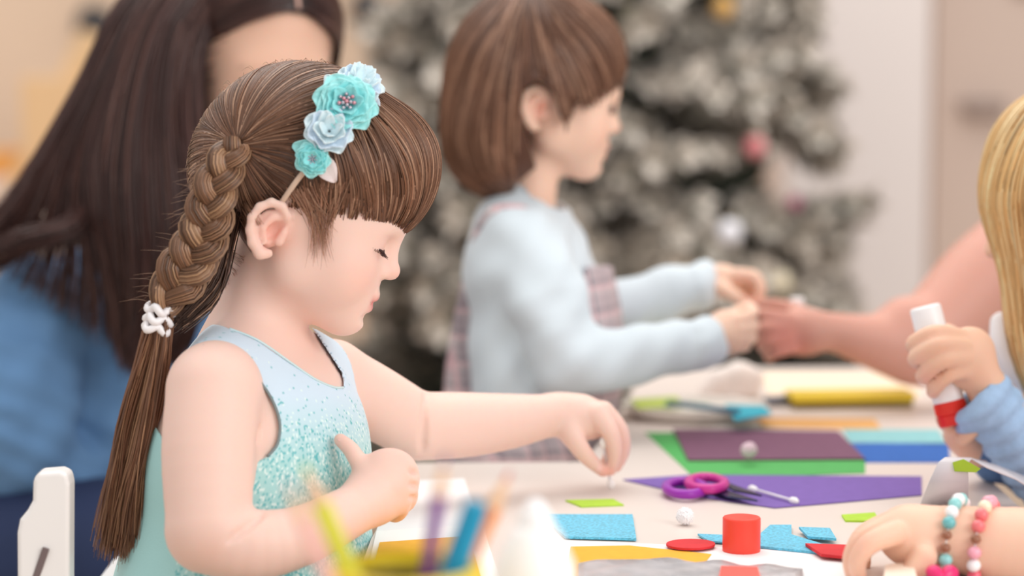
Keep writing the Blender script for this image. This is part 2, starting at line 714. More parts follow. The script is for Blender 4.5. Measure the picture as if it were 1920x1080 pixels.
def merge_parts(parts):
    V, Fc, C = [], [], []
    o = 0
    for v, f, c in parts:
        V.append(v); Fc.append(f + o); C.append(c)
        o += len(v)
    return np.concatenate(V), np.concatenate(Fc), np.concatenate(C)


def hair_cols(n, base, spread=0.25, hi=None, hi_frac=0.15):
    k = np.exp(rng.normal(0, spread, (n, 1)))
    c = np.array(base)[None, :] * k
    if hi is not None:
        m = rng.random((n, 1)) < hi_frac
        c = np.where(m, np.array(hi)[None, :] * np.exp(rng.normal(0, .15, (n, 1))), c)
    return np.clip(c, 0, 1)


def guide_strands(guides, n, m=16, jit=0.004, seed=0, s_rng=(0, 1), endjit=0.0, wav=0.0):
    """strands blended between neighbouring guide polylines (lists of cam-space points)"""
    g = np.random.default_rng(seed)
    G = []
    for gd in guides:
        gd = np.array(gd, float)
        tt = np.concatenate([[0], np.cumsum(np.linalg.norm(np.diff(gd, axis=0), axis=1))]); tt /= tt[-1]
        u = np.linspace(0, 1, m)
        # smooth interpolation by Catmull-Rom through numpy
        G.append(catmull(gd, u))
    G = np.array(G)
    s = g.random(n) * (s_rng[1] - s_rng[0]) + s_rng[0]
    x = s * (len(G) - 1)
    i = np.clip(x.astype(int), 0, len(G) - 2)
    f = (x - i)[:, None, None]
    A = G[i] * (1 - f) + G[i + 1] * f
    off = g.normal(0, jit, (n, 1, 3))
    A = A + off
    if wav:
        ph = g.random((n, 1)) * 6.28
        fr = 3 + 4 * g.random((n, 1))
        A[:, :, 0] += wav * np.sin(ph + fr * np.linspace(0, 1, m)[None, :] * 3.0)
    if endjit:
        e = np.linspace(0, 1, m)[None, :, None] ** 2
        A = A + g.normal(0, endjit, (n, 1, 3)) * e
    return A


def catmull(pts, u):
    pts = np.array(pts, float)
    n = len(pts)
    if n == 2:
        return pts[0] + (pts[1] - pts[0]) * u[:, None]
    x = np.clip(u, 0, 1) * (n - 1)
    i = np.clip(x.astype(int), 0, n - 2)
    t = (x - i)[:, None]
    p0 = pts[np.clip(i - 1, 0, n - 1)]; p1 = pts[i]; p2 = pts[i + 1]; p3 = pts[np.clip(i + 2, 0, n - 1)]
    return 0.5 * ((2 * p1) + (-p0 + p2) * t + (2 * p0 - 5 * p1 + 4 * p2 - p3) * t ** 2 + (-p0 + 3 * p1 - 3 * p2 + p3) * t ** 3)


def flow_strands(S, seeds, flow, m=12, step=0.006, off=0.0008, stop=None):
    """strands that follow a flow field along an implicit surface"""
    p = S.project(seeds, off)
    out = [p]
    vel = None
    for i in range(m - 1):
        d = flow(p)
        nrm = S.grad(p)
        d = d - nrm * (d * nrm).sum(1)[:, None]
        d /= np.linalg.norm(d, axis=1)[:, None] + 1e-9
        vel = d if vel is None else vel * .5 + d * .5
        st = step
        if stop is not None:
            st = step * np.clip((np.linalg.norm(p - stop, axis=1) - .004) / .02, 0, 1)[:, None]
        p = S.project(p + vel * st, off, 2)
        out.append(p)
    return np.stack(out, 1)
# ------------------------------------------------------------------ room
def struct(name, mb, m, label=None, smooth=False):
    o = mb.build(name, m, None, smooth)
    o['kind'] = 'structure'
    if label: o['label'] = label
    return o


M_wall = mat('beige_wall_paint', srgb(222, 196, 172), rough=0.85, noise=(3, .02), bump=(60, .05, .002))
M_floor = mat('light_floor', srgb(196, 176, 156), rough=0.55, noise=(5, .06))
M_col = mat('pale_lilac_paint', srgb(236, 226, 223), rough=0.75)
M_doorp = mat('warm_grey_paint', srgb(210, 190, 178), rough=0.7)
struct('floor', MB().box((0.4, 2.6, -0.02), (9, 8.4, 0.04)), M_floor, 'pale floor under the craft table')
struct('wall_back', MB().box((0.4, 5.75, 1.5), (9, 0.1, 3.0)), M_wall, 'beige back wall behind the tree')
# ------------------------------------------------------------------ shared people materials
SKIN = srgb(240, 205, 192)
BLUSH = srgb(240, 168, 150)
LIP = srgb(214, 112, 112)
M_skin = mat('skin', vcol=True, rough=0.5, sss=0.35, sss_r=(0.008,), spec=0.32, bump=(420, 0.04, 0.0006))
M_hair = mat('hair', vcol=True, rough=0.36, spec=0.45)
M_lash = mat('eyelash_brown', srgb(62, 34, 30), rough=0.6)


def cloth_vcol(name, **k):
    return mat(name, vcol=True, **k)


# ================================================================== girl in the mint top
qa, ra = person('girl', 1.80)
girl = make_empty('person', to_world(qa(460, 1480, 0)), 'girl with long braid, flower headband and sleeveless mint top holding a cotton swab', 'person')
HA = Head(qa(545, 440, 0), 27, 3, 0)
SA = SDF()
build_head(SA, HA)
K = 0.012
# neck and torso
limb(SA, qa, ra, [(512, 500, 0, 78), (468, 640, 4, 84), (455, 720, 6, 90)], 0.016)
s_ax = np.array([0.43, 0, 0.90]); s_ax /= np.linalg.norm(s_ax)
n_ax = np.array([0.90, 0, -0.43]); n_ax /= np.linalg.norm(n_ax)
TB = np.stack([n_ax, np.array([0, 1, 0]), s_ax], 1)
TORSO = SDF()


def torso_a(S, k):
    S.ell(qa(484, 862, 10), (0.075, 0.098, 0.100), TB, k)
    S.ell(qa(474, 1040, 10), (0.080, 0.13, 0.096), TB, k)
    limb(S, qa, ra, [(468, 652, 2, 70), (405, 716, -72, 70)], k)
    limb(S, qa, ra, [(500, 652, 20, 62), (618, 706, 82, 58)], k)


torso_a(SA, 0.02)
# near arm, bent, fist in front of the chest
limb(SA, qa, ra, [(398, 735, -84, 86), (390, 850, -100, 87), (392, 985, -116, 80)], 0.016)
limb(SA, qa, ra, [(388, 1000, -114, 76), (470, 1022, -116, 68), (560, 1006, -104, 57), (640, 968, -84, 50), (690, 940, -68, 45)], 0.005)
SA.ell(qa(722, 908, -58), (0.0235, 0.0275, 0.015), np.array([[.8, .6, 0], [-.6, .8, 0], [0, 0, 1]]), 0.012)
limb(SA, qa, ra, [(690, 935, -66, 44), (720, 900, -58, 42)], 0.01)
FINGERS_NEAR = [
    [(722, 868, -56, 21), (752, 868, -44, 19), (752, 892, -26, 17), (722, 893, -22, 15)],
    [(735, 885, -62, 22), (764, 893, -48, 20), (762, 918, -28, 18), (730, 917, -24, 15)],
    [(738, 910, -66, 22), (765, 922, -50, 19), (758, 945, -30, 17), (728, 940, -26, 15)],
    [(728, 935, -66, 20), (752, 948, -52, 17), (742, 965, -34, 15), (718, 958, -30, 13)],
]
for fg in FINGERS_NEAR:
    limb(SA, qa, ra, fg, 0.0035)
limb(SA, qa, ra, [(702, 922, -64, 30), (690, 890, -63, 21), (670, 862, -58, 17), (657, 842, -53, 15.5), (638, 825, -48, 12.5)], 0.004)
# far arm, reaching over the table with a pinch grip
limb(SA, qa, ra, [(625, 704, 88, 64), (700, 752, 108, 68), (775, 796, 130, 64)], 0.014)
limb(SA, qa, ra, [(784, 799, 132, 64), (860, 797, 150, 62), (955, 790, 172, 52), (1042, 777, 196, 37)], 0.004)
limb(SA, qa, ra, [(1042, 776, 196, 34), (1085, 782, 200, 36)], 0.01)
SA.ell(qa(1096, 783, 200), (0.024, 0.0165, 0.019), np.array([[.96, .28, 0], [-.28, .96, 0], [0, 0, 1]]), 0.012)
FINGERS_FAR = [
    [(1120, 778, 188, 24), (1144, 810, 182, 17), (1153, 846, 186, 14), (1146, 882, 194, 10)],
    [(1130, 774, 202, 23), (1161, 806, 201, 17), (1168, 844, 205, 14), (1156, 876, 208, 10)],
    [(1126, 778, 214, 22), (1160, 812, 214, 17), (1160, 850, 218, 14), (1148, 876, 216, 11)],
    [(1114, 786, 222, 20), (1146, 818, 226, 15), (1144, 850, 228, 13), (1134, 868, 224, 10)],
]
for fg in FINGERS_FAR:
    limb(SA, qa, ra, fg, 0.0022)
limb(SA, qa, ra, [(1066, 796, 190, 30), (1080, 828, 182, 20), (1102, 858, 184, 15.5), (1130, 884, 192, 10.5)], 0.004)
# skin creases at the elbows, between the curled fingers and at the armpit
def crease(S, a, b, ra_, rb_, k, d0_, d1_, push=0.0):
    d = np.linspace(d0_, d1_, 240)
    h = []
    for u_ in np.linspace(0, 1, 9):
        x = a[0] + (b[0] - a[0]) * u_; y = a[1] + (b[1] - a[1]) * u_
        pts = np.stack([P(x, y, t) for t in d]); v = S.pts(pts)
        if (v < 0).any():
            h.append(pts[int(np.argmax(v < 0))] - np.array([0, 0, push]))
    m_ = len(h) - 1
    for i in range(m_):
        f0, f1 = math.sin(math.pi * (i + .3) / (m_ + .6)), math.sin(math.pi * (i + 1.3) / (m_ + .6))
        S.cone(h[i], h[i + 1], (ra_ + (rb_ - ra_) * i / m_) * f0, (ra_ + (rb_ - ra_) * (i + 1) / m_) * f1, k, True)


crease(SA, (430, 1016), (494, 962), .0008, .0016, .005, 1.5, 1.85)
crease(SA, (797, 740), (792, 846), .0005, .0008, .006, 1.7, 2.05)
crease(SA, (482, 828), (488, 800), .0012, .0008, .004, 1.6, 1.9)
for y0 in (884, 908, 932):
    crease(SA, (768, y0), (782, y0 + 4), .0008, .0010, .003, 1.6, 1.9)
va, fa = SA.mesh(0.0018)
# finger nails and face colouring of the skin
spots = face_spots(HA, LIP, BLUSH)
for p_ in ((643, 831, -48), (1143, 884, 190), (1132, 884, 188), (1152, 880, 200)):
    spots.append((qa(*p_), 0.006, BLUSH, 0.6))
for p_ in ((745, 860, -60), (760, 890, -60), (395, 1040, -150)):
    spots.append((qa(*p_), 0.012, BLUSH, 0.25))
wobj('body', to_world(va), fa, M_skin, girl, blend_cols(va, SKIN, spots))
eyelashes(HA, girl, M_lash, -1)
M_nail = mat('finger_nail', srgb(250, 206, 196), rough=.25)


def nail(px, py, d0_, d1_, ang, parent, S, L_=.0042, W_=.0031):
    h = ray_hit(S, px, py, d0_, d1_)
    n = S.grad(h[None])[0]
    t = np.array([math.cos(ang), math.sin(ang), 0]); t = t - n * t.dot(n); t /= np.linalg.norm(t)
    b = np.cross(n, t)
    N = SDF(); N.ell(h + n * .0001, (L_, W_, .0007), np.stack([t, b, n], 1), .001)
    v_, f_ = N.mesh(.0005)
    wobj('nail', to_world(v_), f_, M_nail, parent)


eyelashes(HA, girl, M_lash, 1)

# --- sleeveless top
DR = SDF()
torso_a(DR, 0.02)
DR.ell(qa(455, 1190, 10), (0.094, 0.11, 0.108), TB, 0.03)
DR.inflate(0.0032)
arm_poly = poly_sd([(240, 700), (322, 690), (338, 668), (370, 652), (400, 650), (440, 668), (478, 706), (508, 748), (523, 792), (519, 832), (500, 856), (472, 872), (400, 905), (330, 860), (292, 800), (240, 780)])
mid = qa(478, 800, -2)
neck_poly = poly_sd([(340, 430), (372, 600), (420, 612), (484, 640), (545, 682), (590, 711), (625, 726), (645, 727), (641, 700), (612, 655), (583, 612), (575, 430)])


def near_half(x, y, z):
    return (z - mid[2]) * s_ax[2] + (x - mid[0]) * s_ax[0]


def hole_near(x, y, z):
    return -np.maximum(arm_poly(x, y, z), near_half(x, y, z) - 0.0)


def hole_far(x, y, z):
    c = qa(655, 740, 105)
    dx, dy, dz = x - c[0], y - c[1], z - c[2]
    return -(np.sqrt((dx / 1.0) ** 2 + (dy / 1.45) ** 2 + (dz / 1.0) ** 2) - 0.048)


DR.cut(hole_near, 0.001)
DR.cut(lambda x, y, z: -neck_poly(x, y, z), 0.001)
DR.cut(hole_far, 0.001)
vd, fd = DR.mesh(0.0018)
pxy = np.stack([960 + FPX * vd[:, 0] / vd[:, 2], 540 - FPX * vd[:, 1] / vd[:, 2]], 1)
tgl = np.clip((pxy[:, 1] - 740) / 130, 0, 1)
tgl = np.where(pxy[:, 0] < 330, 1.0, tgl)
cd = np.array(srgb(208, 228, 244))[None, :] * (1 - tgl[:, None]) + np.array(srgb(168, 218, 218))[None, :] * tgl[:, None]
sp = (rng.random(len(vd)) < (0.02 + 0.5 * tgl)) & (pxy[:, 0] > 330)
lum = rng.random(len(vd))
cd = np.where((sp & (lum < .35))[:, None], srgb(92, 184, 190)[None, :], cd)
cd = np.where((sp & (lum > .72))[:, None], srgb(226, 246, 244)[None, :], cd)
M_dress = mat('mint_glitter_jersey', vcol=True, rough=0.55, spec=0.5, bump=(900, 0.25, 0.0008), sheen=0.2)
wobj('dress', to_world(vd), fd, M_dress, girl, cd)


def rim_tube(name, pts, rad, material, parent, S, off):
    pp = S.project(np.array(pts), off, 4)
    mb = MB()
    mb.tube(to_world(catmull(pp, np.linspace(0, 1, 40))), rad, 6)
    return mb.build(name, material, parent, smooth=True)


def ray_hit(S, px, py, d_lo, d_hi, n=200):
    d = np.linspace(d_lo, d_hi, n)
    pts = np.stack([P(px, py, t) for t in d])
    v = S.pts(pts)
    i = np.argmax(v < 0)
    if not (v < 0).any():
        i = int(np.argmin(v))
    return pts[i]


M_pipe = mat('grey_piping', srgb(126, 138, 140), rough=0.7)
nail(641, 823, 1.6, 1.9, 2.4, girl, SA)
nail(1122, 876, 1.8, 2.1, -.85, girl, SA)
T2 = SDF(); torso_a(T2, 0.02); T2.inflate(0.0032)
arm_line = [(336, 668), (370, 652), (400, 650), (440, 668), (478, 706), (508, 748), (523, 792), (519, 832), (500, 856)]
rim_tube('armhole_piping', [ray_hit(T2, x, y, 1.6, 1.9) for x, y in arm_line], 0.0011, M_pipe, girl, T2, 0.0)
neck_line = [(430, 616), (484, 640), (545, 682), (590, 711), (625, 726), (643, 727)]
rim_tube('neckline_piping', [ray_hit(T2, x, y, 1.6, 1.95) for x, y in neck_line], 0.0009, mat('pale_piping', srgb(206, 226, 228), rough=0.7), girl, T2, 0.0)

# --- hidden lap and legs under the table
SL = SDF()
limb(SL, qa, ra, [(470, 1330, -45, 170), (760, 1385, -50, 120), (800, 1400, -50, 105)], 0.02)
limb(SL, qa, ra, [(480, 1330, 65, 165), (770, 1385, 60, 120), (810, 1400, 60, 105)], 0.02)
limb(SL, qa, ra, [(810, 1410, -50, 100), (800, 2100, -50, 70), (800, 2330, -50, 60), (930, 2345, -50, 48)], 0.02)
limb(SL, qa, ra, [(815, 1410, 60, 100), (805, 2100, 60, 70), (805, 2330, 60, 60), (935, 2345, 60, 48)], 0.02)
vl, fl = SL.mesh(0.007)
wobj('leggings', to_world(vl), fl, mat('teal_leggings', srgb(150, 205, 200), rough=0.8), girl)

# --- hair cap with fringe
SH = SDF()
SH.ell(HA.p(-24, 145, 0), np.array([207, 176, 178]) * HA.s, HA.B, 0.01)
SH.ell(HA.p(-150, 70, 0), np.array([80, 100, 120]) * HA.s, HA.B, 0.03)
SH.ell(qa(716, 322, 0), np.array([104, 120, 128]) * HA.s, HA.B, 0.02)
SHF = SDF(); SHF.ops = list(SH.ops)
hair_poly = [(652, 360), (700, 392), (752, 404), (792, 414), (870, 430), (870, 60), (320, 60), (320, 330), (376, 470), (404, 505), (432, 500), (450, 432), (486, 398), (530, 372), (560, 366), (590, 372), (612, 368), (630, 360)]
SH.cut(poly_sd(hair_poly), 0.002)
vh, fh = SH.mesh(0.0024)
hair_base = srgb(110, 75, 55)
hair_hi = srgb(178, 138, 112)
ch = np.repeat(np.array(srgb(84, 56, 42))[None, :], len(vh), 0)
rootA = ray_hit(SHF, 447, 272, 1.6, 1.85)
band_a, band_b = np.array([522.0, 392.0]), np.array([690.0, 132.0])


def px_of(p):
    return np.stack([960 + FPX * p[:, 0] / p[:, 2], 540 - FPX * p[:, 1] / p[:, 2]], 1)


def front_of_band(p):
    u = px_of(p)
    e = band_b - band_a
    return (u[:, 0] - band_a[0]) * e[1] - (u[:, 1] - band_a[1]) * e[0]


def flow_a(p):
    u = px_of(p)
    back = rootA - p
    back = back / (np.linalg.norm(back, axis=1)[:, None] + 1e-9)
    yy = np.clip((u[:, 1] - 180) / 220, 0, 1)
    fx = 0.75 * (1 - yy) - 0.12 + np.clip((u[:, 0] - 640) / 200, -.6, .5) * .35
    fr = np.stack([fx, -np.ones(len(p)), np.zeros(len(p))], 1)
    nz = np.sin(p[:, 0] * 420 + p[:, 2] * 300) * .10 + np.sin(p[:, 0] * 170 + p[:, 1] * 90) * .12
    fr[:, 0] += nz
    back[:, 1] += nz * .6
    return np.where((front_of_band(p) < 0)[:, None], fr, back)


cand = vh[(vh[:, 2] < 1.80 + 0.02)]
nA = 4200
seeds = cand[rng.integers(0, len(cand), nA)] + rng.normal(0, 0.001, (nA, 3))
fs = front_of_band(seeds) < 0
st_b = flow_strands(SHF, seeds[~fs], flow_a, m=13, step=0.0062, off=0.0006, stop=rootA)
st_f = flow_strands(SHF, seeds[fs], flow_a, m=12, step=0.0055, off=0.0008)
# fringe ends at the brow
def clip_fringe(S_, ymax_fn):
    u = 540 - FPX * S_[..., 1] / S_[..., 2]
    x = 960 + FPX * S_[..., 0] / S_[..., 2]
    lim = ymax_fn(x)
    out = S_.copy()
    for i in range(1, S_.shape[1]):
        bad = u[:, i] > lim[:, i]
        out[bad, i] = out[bad, i - 1]
    return out
jit_end = rng.normal(-2, 11, (len(st_f), 1))
st_f = clip_fringe(st_f, lambda x: np.interp(x, [600, 640, 700, 760, 800, 830], [400, 404, 414, 426, 434, 420]) + jit_end)
parts = [(to_world(vh), fh, ch)]
for st in (st_b, st_f):
    st = st + rng.normal(0, 0.00025, (len(st), 1, 3))
    parts.append(strand_mesh(st, rng.uniform(0.00035, 0.0008, len(st)), hair_cols(len(st), hair_base, .28, hair_hi, .14)))
# fine baby hair at the temple and nape
def tuft(guides, n, rad, jit=0.0012, m=12, ej=0.003, seed=1, base=hair_base):
    A = guide_strands(guides, n, m, jit, seed, endjit=ej)
    return strand_mesh(A, rng.uniform(rad * .6, rad, n), hair_cols(n, base, .25, hair_hi, .15))
sA = lambda px, py, lift=0.0: ray_hit(SA, px, py, 1.6, 1.9) - np.array([0, 0, 0.0015 + lift])
parts.append(tuft([[sA(556, 362, .004), sA(574, 392, .002), sA(590, 430), sA(598, 490)], [sA(600, 350, .004), sA(600, 390, .002), sA(604, 430), sA(606, 470)], [sA(660, 340, .006), sA(640, 385, .003), sA(626, 415, .001), sA(618, 445)]], 120, 0.00030, ej=0.004, base=srgb(170, 124, 100)))
parts.append(tuft([[sA(540, 360, .004), sA(552, 380, .002), sA(566, 396), sA(584, 414)], [sA(600, 350, .005), sA(610, 376, .003), sA(618, 396), sA(626, 410)]], 90, 0.0004, ej=0.004, base=srgb(150, 108, 86), seed=8))
parts.append(tuft([[sA(470, 470), sA(452, 440), sA(440, 400), sA(440, 350)], [sA(488, 420), sA(472, 395), sA(458, 370), sA(452, 330)]], 190, 0.00026, ej=0.002, base=srgb(160, 118, 94)))
parts.append(tuft([[sA(424, 545), sA(414, 520), sA(404, 490), sA(400, 460)], [sA(462, 480), sA(440, 470), sA(425, 450), sA(415, 430)]], 60, 0.00022, ej=0.002, base=srgb(170, 126, 102)))
V, Fc, C = merge_parts(parts)
wobj('hair', V, Fc, M_hair, girl, C)

# --- braid: three interlaced locks, each a bundle of strands
bp = [(450, 270, None), (422, 310, -66), (402, 360, -68), (392, 408, -66), (378, 450, -64), (356, 492, -62), (330, 532, -60), (303, 580, -58)]
bpts = [rootA + np.array([0, 0, -0.004])] + [qa(x, y, w) for x, y, w in bp[1:]]
mB = 90
path = catmull(bpts, np.linspace(0, 1, mB))
tanb = np.gradient(path, axis=0); tanb /= np.linalg.norm(tanb, axis=1)[:, None]
side = np.cross(tanb, np.array([0, 0, 1.0])); side /= np.linalg.norm(side, axis=1)[:, None]
outw = np.cross(side, tanb); outw /= np.linalg.norm(outw, axis=1)[:, None]
tt = np.linspace(0, 1, mB)
parts = []
NTURN = 2.5
for j in range(3):
    ph = 2 * math.pi * (tt * NTURN + j / 3)
    wid = np.interp(tt, [0, .15, .5, .85, 1], [14, 22, 27, 30, 12]) * HA.s
    dep = np.interp(tt, [0, .15, .5, .85, 1], [9, 13, 15, 15, 9]) * HA.s
    c = path + side * (wid * np.sin(ph))[:, None] + outw * (dep * np.sin(2 * ph) * .75)[:, None]
    tr = np.interp(tt, [0, .12, .5, .85, 1], [15, 19, 23, 23, 11]) * HA.s
    tg = np.gradient(c, axis=0); tg /= np.linalg.norm(tg, axis=1)[:, None]
    s1 = np.cross(tg, np.array([0, 0, 1.0])); s1 /= np.linalg.norm(s1, axis=1)[:, None]
    s2 = np.cross(s1, tg)
    n = 150
    ang = rng.random(n) * 6.28; rr = np.sqrt(rng.random(n)) * .25 + .72
    A = c[None] + (rr * np.cos(ang))[:, None, None] * (s1 * tr[:, None])[None] + (rr * np.sin(ang))[:, None, None] * (s2 * tr[:, None] * .85)[None]
    parts.append(strand_mesh(A[:, ::2], rng.uniform(0.0005, 0.0010, n), hair_cols(n, srgb(118, 84, 62), .3, srgb(168, 130, 98), .2), (1, 1, 1)))
    # solid core of the lock
    n2 = 12
    ang = np.linspace(0, 6.28, n2, endpoint=False)
    core = c[:, None] + (np.cos(ang)[None, :, None] * s1[:, None] + np.sin(ang)[None, :, None] * s2[:, None] * .85) * (tr * .74)[:, None, None]
    cv = to_world(core.reshape(-1, 3))
    ff = np.array([[i * n2 + k, i * n2 + (k + 1) % n2, (i + 1) * n2 + (k + 1) % n2, (i + 1) * n2 + k] for i in range(mB - 1) for k in range(n2)])
    parts.append((cv, ff, np.repeat(np.array(srgb(74, 50, 38))[None], len(cv), 0)))
# dark hair behind the braid, falling to the nape
gd = [[qa(440, 330, -40), qa(425, 420, -42), qa(398, 520, -45), qa(335, 596, -52)], [qa(446, 390, -25), qa(418, 480, -30), qa(398, 560, -36), qa(338, 606, -48)]]
parts.append(tuft(gd, 520, 0.0011, jit=0.0028, ej=0.0015, base=srgb(70, 46, 34), seed=5))
# pony tail
gl = [[qa(292, 585, -58), qa(268, 660, -56), qa(232, 780, -52), qa(210, 900, -50), qa(186, 1038, -48)],
      [qa(300, 588, -52), qa(282, 680, -44), qa(252, 800, -40), qa(228, 920, -38), qa(212, 1046, -36)],
      [qa(308, 590, -60), qa(296, 690, -60), qa(272, 820, -58), qa(248, 930, -54), qa(236, 1046, -50)],
      [qa(314, 588, -56), qa(312, 660, -52), qa(298, 760, -48), qa(278, 900, -46), qa(262, 1040, -44)]]
A = guide_strands(gl, 900, 16, 0.0018, 3, endjit=0.004, wav=0.0007)
# ragged ends
cutl = rng.uniform(0.86, 1.0, len(A))
for i in range(len(A)):
    A[i] = catmull(A[i], np.linspace(0, cutl[i], 16))
parts.append(strand_mesh(A, rng.uniform(0.0005, 0.0011, len(A)), hair_cols(len(A), srgb(122, 84, 62), .28, srgb(166, 124, 94), .2)))
V, Fc, C = merge_parts(parts)
wobj('braid', V, Fc, M_hair, girl, C)
# fly-away hair around the braid
A = []
for i in range(90):
    t0 = rng.random()
    b = path[int(t0 * (mB - 1))]
    d = np.array([-rng.uniform(.010, .034), rng.uniform(-.018, .016), rng.uniform(-.01, .012)])
    A.append(catmull([b, b + d * .5 + np.array([0, .004, 0]), b + d], np.linspace(0, 1, 8)))
for i in range(60):
    x0 = rng.uniform(400, 620); 
    hit = SHF.project(qa(x0, np.interp(x0, [400, 500, 620], [240, 125, 118]), rng.uniform(-30, 10))[None], 0.0005)[0]
    d = np.array([rng.uniform(-.012, .012), rng.uniform(.001, .005), 0])
    A.append(catmull([hit, hit + d * .5 + np.array([0, .0015, 0]), hit + d + np.array([0, -0.003, 0])], np.linspace(0, 1, 8)))
Vf, Ff, Cf = strand_mesh(np.array(A), 0.00016, hair_cols(len(A), srgb(150, 112, 84), .2))
wobj('flyaway_hair', Vf, Ff, M_hair, girl, Cf)['kind'] = 'stuff'

# --- white spiral hair tie
mb = MB()
cen = qa(297, 598, -57)
ax = qa(285, 650, -56) - qa(306, 560, -58); ax /= np.linalg.norm(ax)
e1 = np.cross(ax, [0, 0, 1.0]); e1 /= np.linalg.norm(e1); e2 = np.cross(ax, e1)
for k in range(3):
    pts = []
    off = (k - 1) * 0.0068
    for i in range(49):
        a = 2 * math.pi * i / 48
        wv = 0.0020 * math.sin(a * 4 + k * 1.9)
        pts.append(cen + ax * (off + wv) + (e1 * math.cos(a) + e2 * math.sin(a)) * (0.0082 + 0.0012 * math.cos(a * 4 + k)))
    mb.tube(to_world(np.array(pts)), 0.0029, 7)
mb.build('hair_tie', mat('white_elastic', srgb(246, 242, 244), rough=0.35), girl, smooth=True)

# --- headband with four fabric roses
hb = make_empty('headband', to_world(qa(545, 420, -60)), 'thin beige headband with teal and pale blue fabric roses on the braided girl', 'headband')
M_band = mat('beige_band', srgb(214, 186, 166), rough=0.5)
bl = [(484, 436), (500, 414), (528, 380), (556, 340), (582, 306), (616, 250), (650, 190), (676, 146)]
bl3 = [ray_hit(SA if i < 2 else SHF, x, y, 1.6, 1.9) for i, (x, y) in enumerate(bl)]
bl3 += [HA.p(-14, 325, -50), HA.p(-13, 331, 0), HA.p(-14, 320, 55), HA.p(-18, 272, 115), HA.p(-20, 190, 165), HA.p(-20, 100, 182), HA.p(-20, 30, 172)]
bc = catmull(np.array(bl3), np.linspace(0, 1, 70))
bc = np.concatenate([SHF.project(bc[:60], 0.0022), bc[60:]])
mb = MB(); mb.tube(to_world(bc), 0.0021, 8)
mb.build('band', M_band, hb, smooth=True)


def petal_mesh(c, nrm, d, ln, wd, cup, curl, nu=7, nv=5):
    """one cupped petal starting at c, growing along d, facing nrm (cam space)"""
    d = d / np.linalg.norm(d); w = np.cross(nrm, d); w /= np.linalg.norm(w)
    V = []
    for i in range(nu):
        t = i / (nu - 1)
        width = wd * math.sin(math.pi * (0.18 + 0.70 * t) ** 0.9)
        for j in range(nv):
            u = (j / (nv - 1) - .5) * 2
            h = cup * (t ** 1.6) + 0.22 * wd * u * u - curl * max(0, t - .72) * 3.0
            ruff = 0.09 * wd * math.sin(u * 5 + t * 4)
            V.append(c + d * (ln * t * (1 - .10 * u * u)) + w * (width * u) + nrm * (h + ruff))
    Fp = [(i * nv + j, i * nv + j + 1, (i + 1) * nv + j + 1, (i + 1) * nv + j) for i in range(nu - 1) for j in range(nv - 1)]
    return V, Fp


def rose(c, nrm, R, cols, jewel=None, layers=((8, 1.0, .16, .08), (7, .82, .26, .05), (6, .64, .34, .03), (5, .46, .40, 0))):
    nrm = nrm / np.linalg.norm(nrm)
    a = np.cross(nrm, [0.2, 1, 0.1]); a /= np.linalg.norm(a); b = np.cross(nrm, a)
    fl = make_part_empty('flower', to_world(c), hb)
    k = 0
    for li, (n, rad, cup, curl) in enumerate(layers):
        for i in range(n):
            an = 2 * math.pi * (i + .5 * (li % 2) + .13 * li) / n + rng.normal(0, .07)
            d = a * math.cos(an) + b * math.sin(an)
            Vp, Fp = petal_mesh(c + nrm * (0.0012 * li) + d * R * .06, nrm, d, R * rad * rng.uniform(.93, 1.06), R * rad * .62, R * cup * .8, R * curl, )
            o = wobj('petal', to_world(np.array(Vp)), Fp, cols[min(li, len(cols) - 1)], fl)
            sm = o.modifiers.new('thick', 'SOLIDIFY'); sm.thickness = 0.0007; sm.offset = 0
            k += 1
    if jewel is not None:
        for i in range(13):
            rr = 0 if i == 0 else (R * .13 if i < 6 else R * .25)
            an = i * 2.39996
            if i >= 6: an = 2 * math.pi * (i - 6) / 7
            elif i > 0: an = 2 * math.pi * i / 5
            cc = c + nrm * (R * .36) + a * rr * math.cos(an) + b * rr * math.sin(an)
            m2 = MB(); rj = R * .075
            m2.lathe(to_world(cc - nrm * rj), to_world(cc) - to_world(cc - nrm * rj), [(0, .2 * rj), (rj * .3, rj * .8), (rj, rj), (rj * 1.7, rj * .7), (rj * 2, rj * .1)], 8)
            m2.build('bead', jewel[i % len(jewel)], fl, smooth=True)
    return fl


def make_part_empty(name, loc, parent):
    o = bpy.data.objects.new(name, None)
    COL.objects.link(o)
    o.empty_display_size = 0.01
    o.parent = parent
    o.location = np.array(loc) - np.array(parent.location)
    return o


M_teal1 = mat('teal_chiffon', srgb(168, 236, 236), rough=0.6, sheen=0.3, noise=(300, .08))
M_teal2 = mat('deep_teal_chiffon', srgb(140, 226, 228), rough=0.6, sheen=0.3)
M_pale1 = mat('pale_blue_chiffon', srgb(224, 242, 248), rough=0.6, sheen=0.3, noise=(300, .06))
M_pale2 = mat('pale_ice_chiffon', srgb(214, 232, 248), rough=0.6, sheen=0.3)
M_j1 = mat('pink_rhinestone', srgb(222, 160, 172), rough=0.12, metal=.6)
M_j2 = mat('silver_rhinestone', srgb(196, 190, 200), rough=0.1, metal=.9)
M_leafp = mat('blush_leaf_fabric', srgb(236, 218, 216), rough=0.7)
JW = [M_j1, M_j2, M_j2]
cup_rose = ((7, 1.0, .42, .12), (6, .86, .62, .06), (5, .64, .8, .02), (4, .40, .9, 0))
def flower_at(px, py, rad_px, cols, jewel, toward, layers=None, lift=0.003):
    h = ray_hit(SHF, px, py, 1.6, 1.9)
    c = h - np.array([0, 0, lift])
    g = SHF.grad(h[None])[0]
    n = g * .6 + np.array(toward) * .8
    return rose(c, n, rad_px * 1.75 / FPX, cols, jewel, **({'layers': layers} if layers else {}))
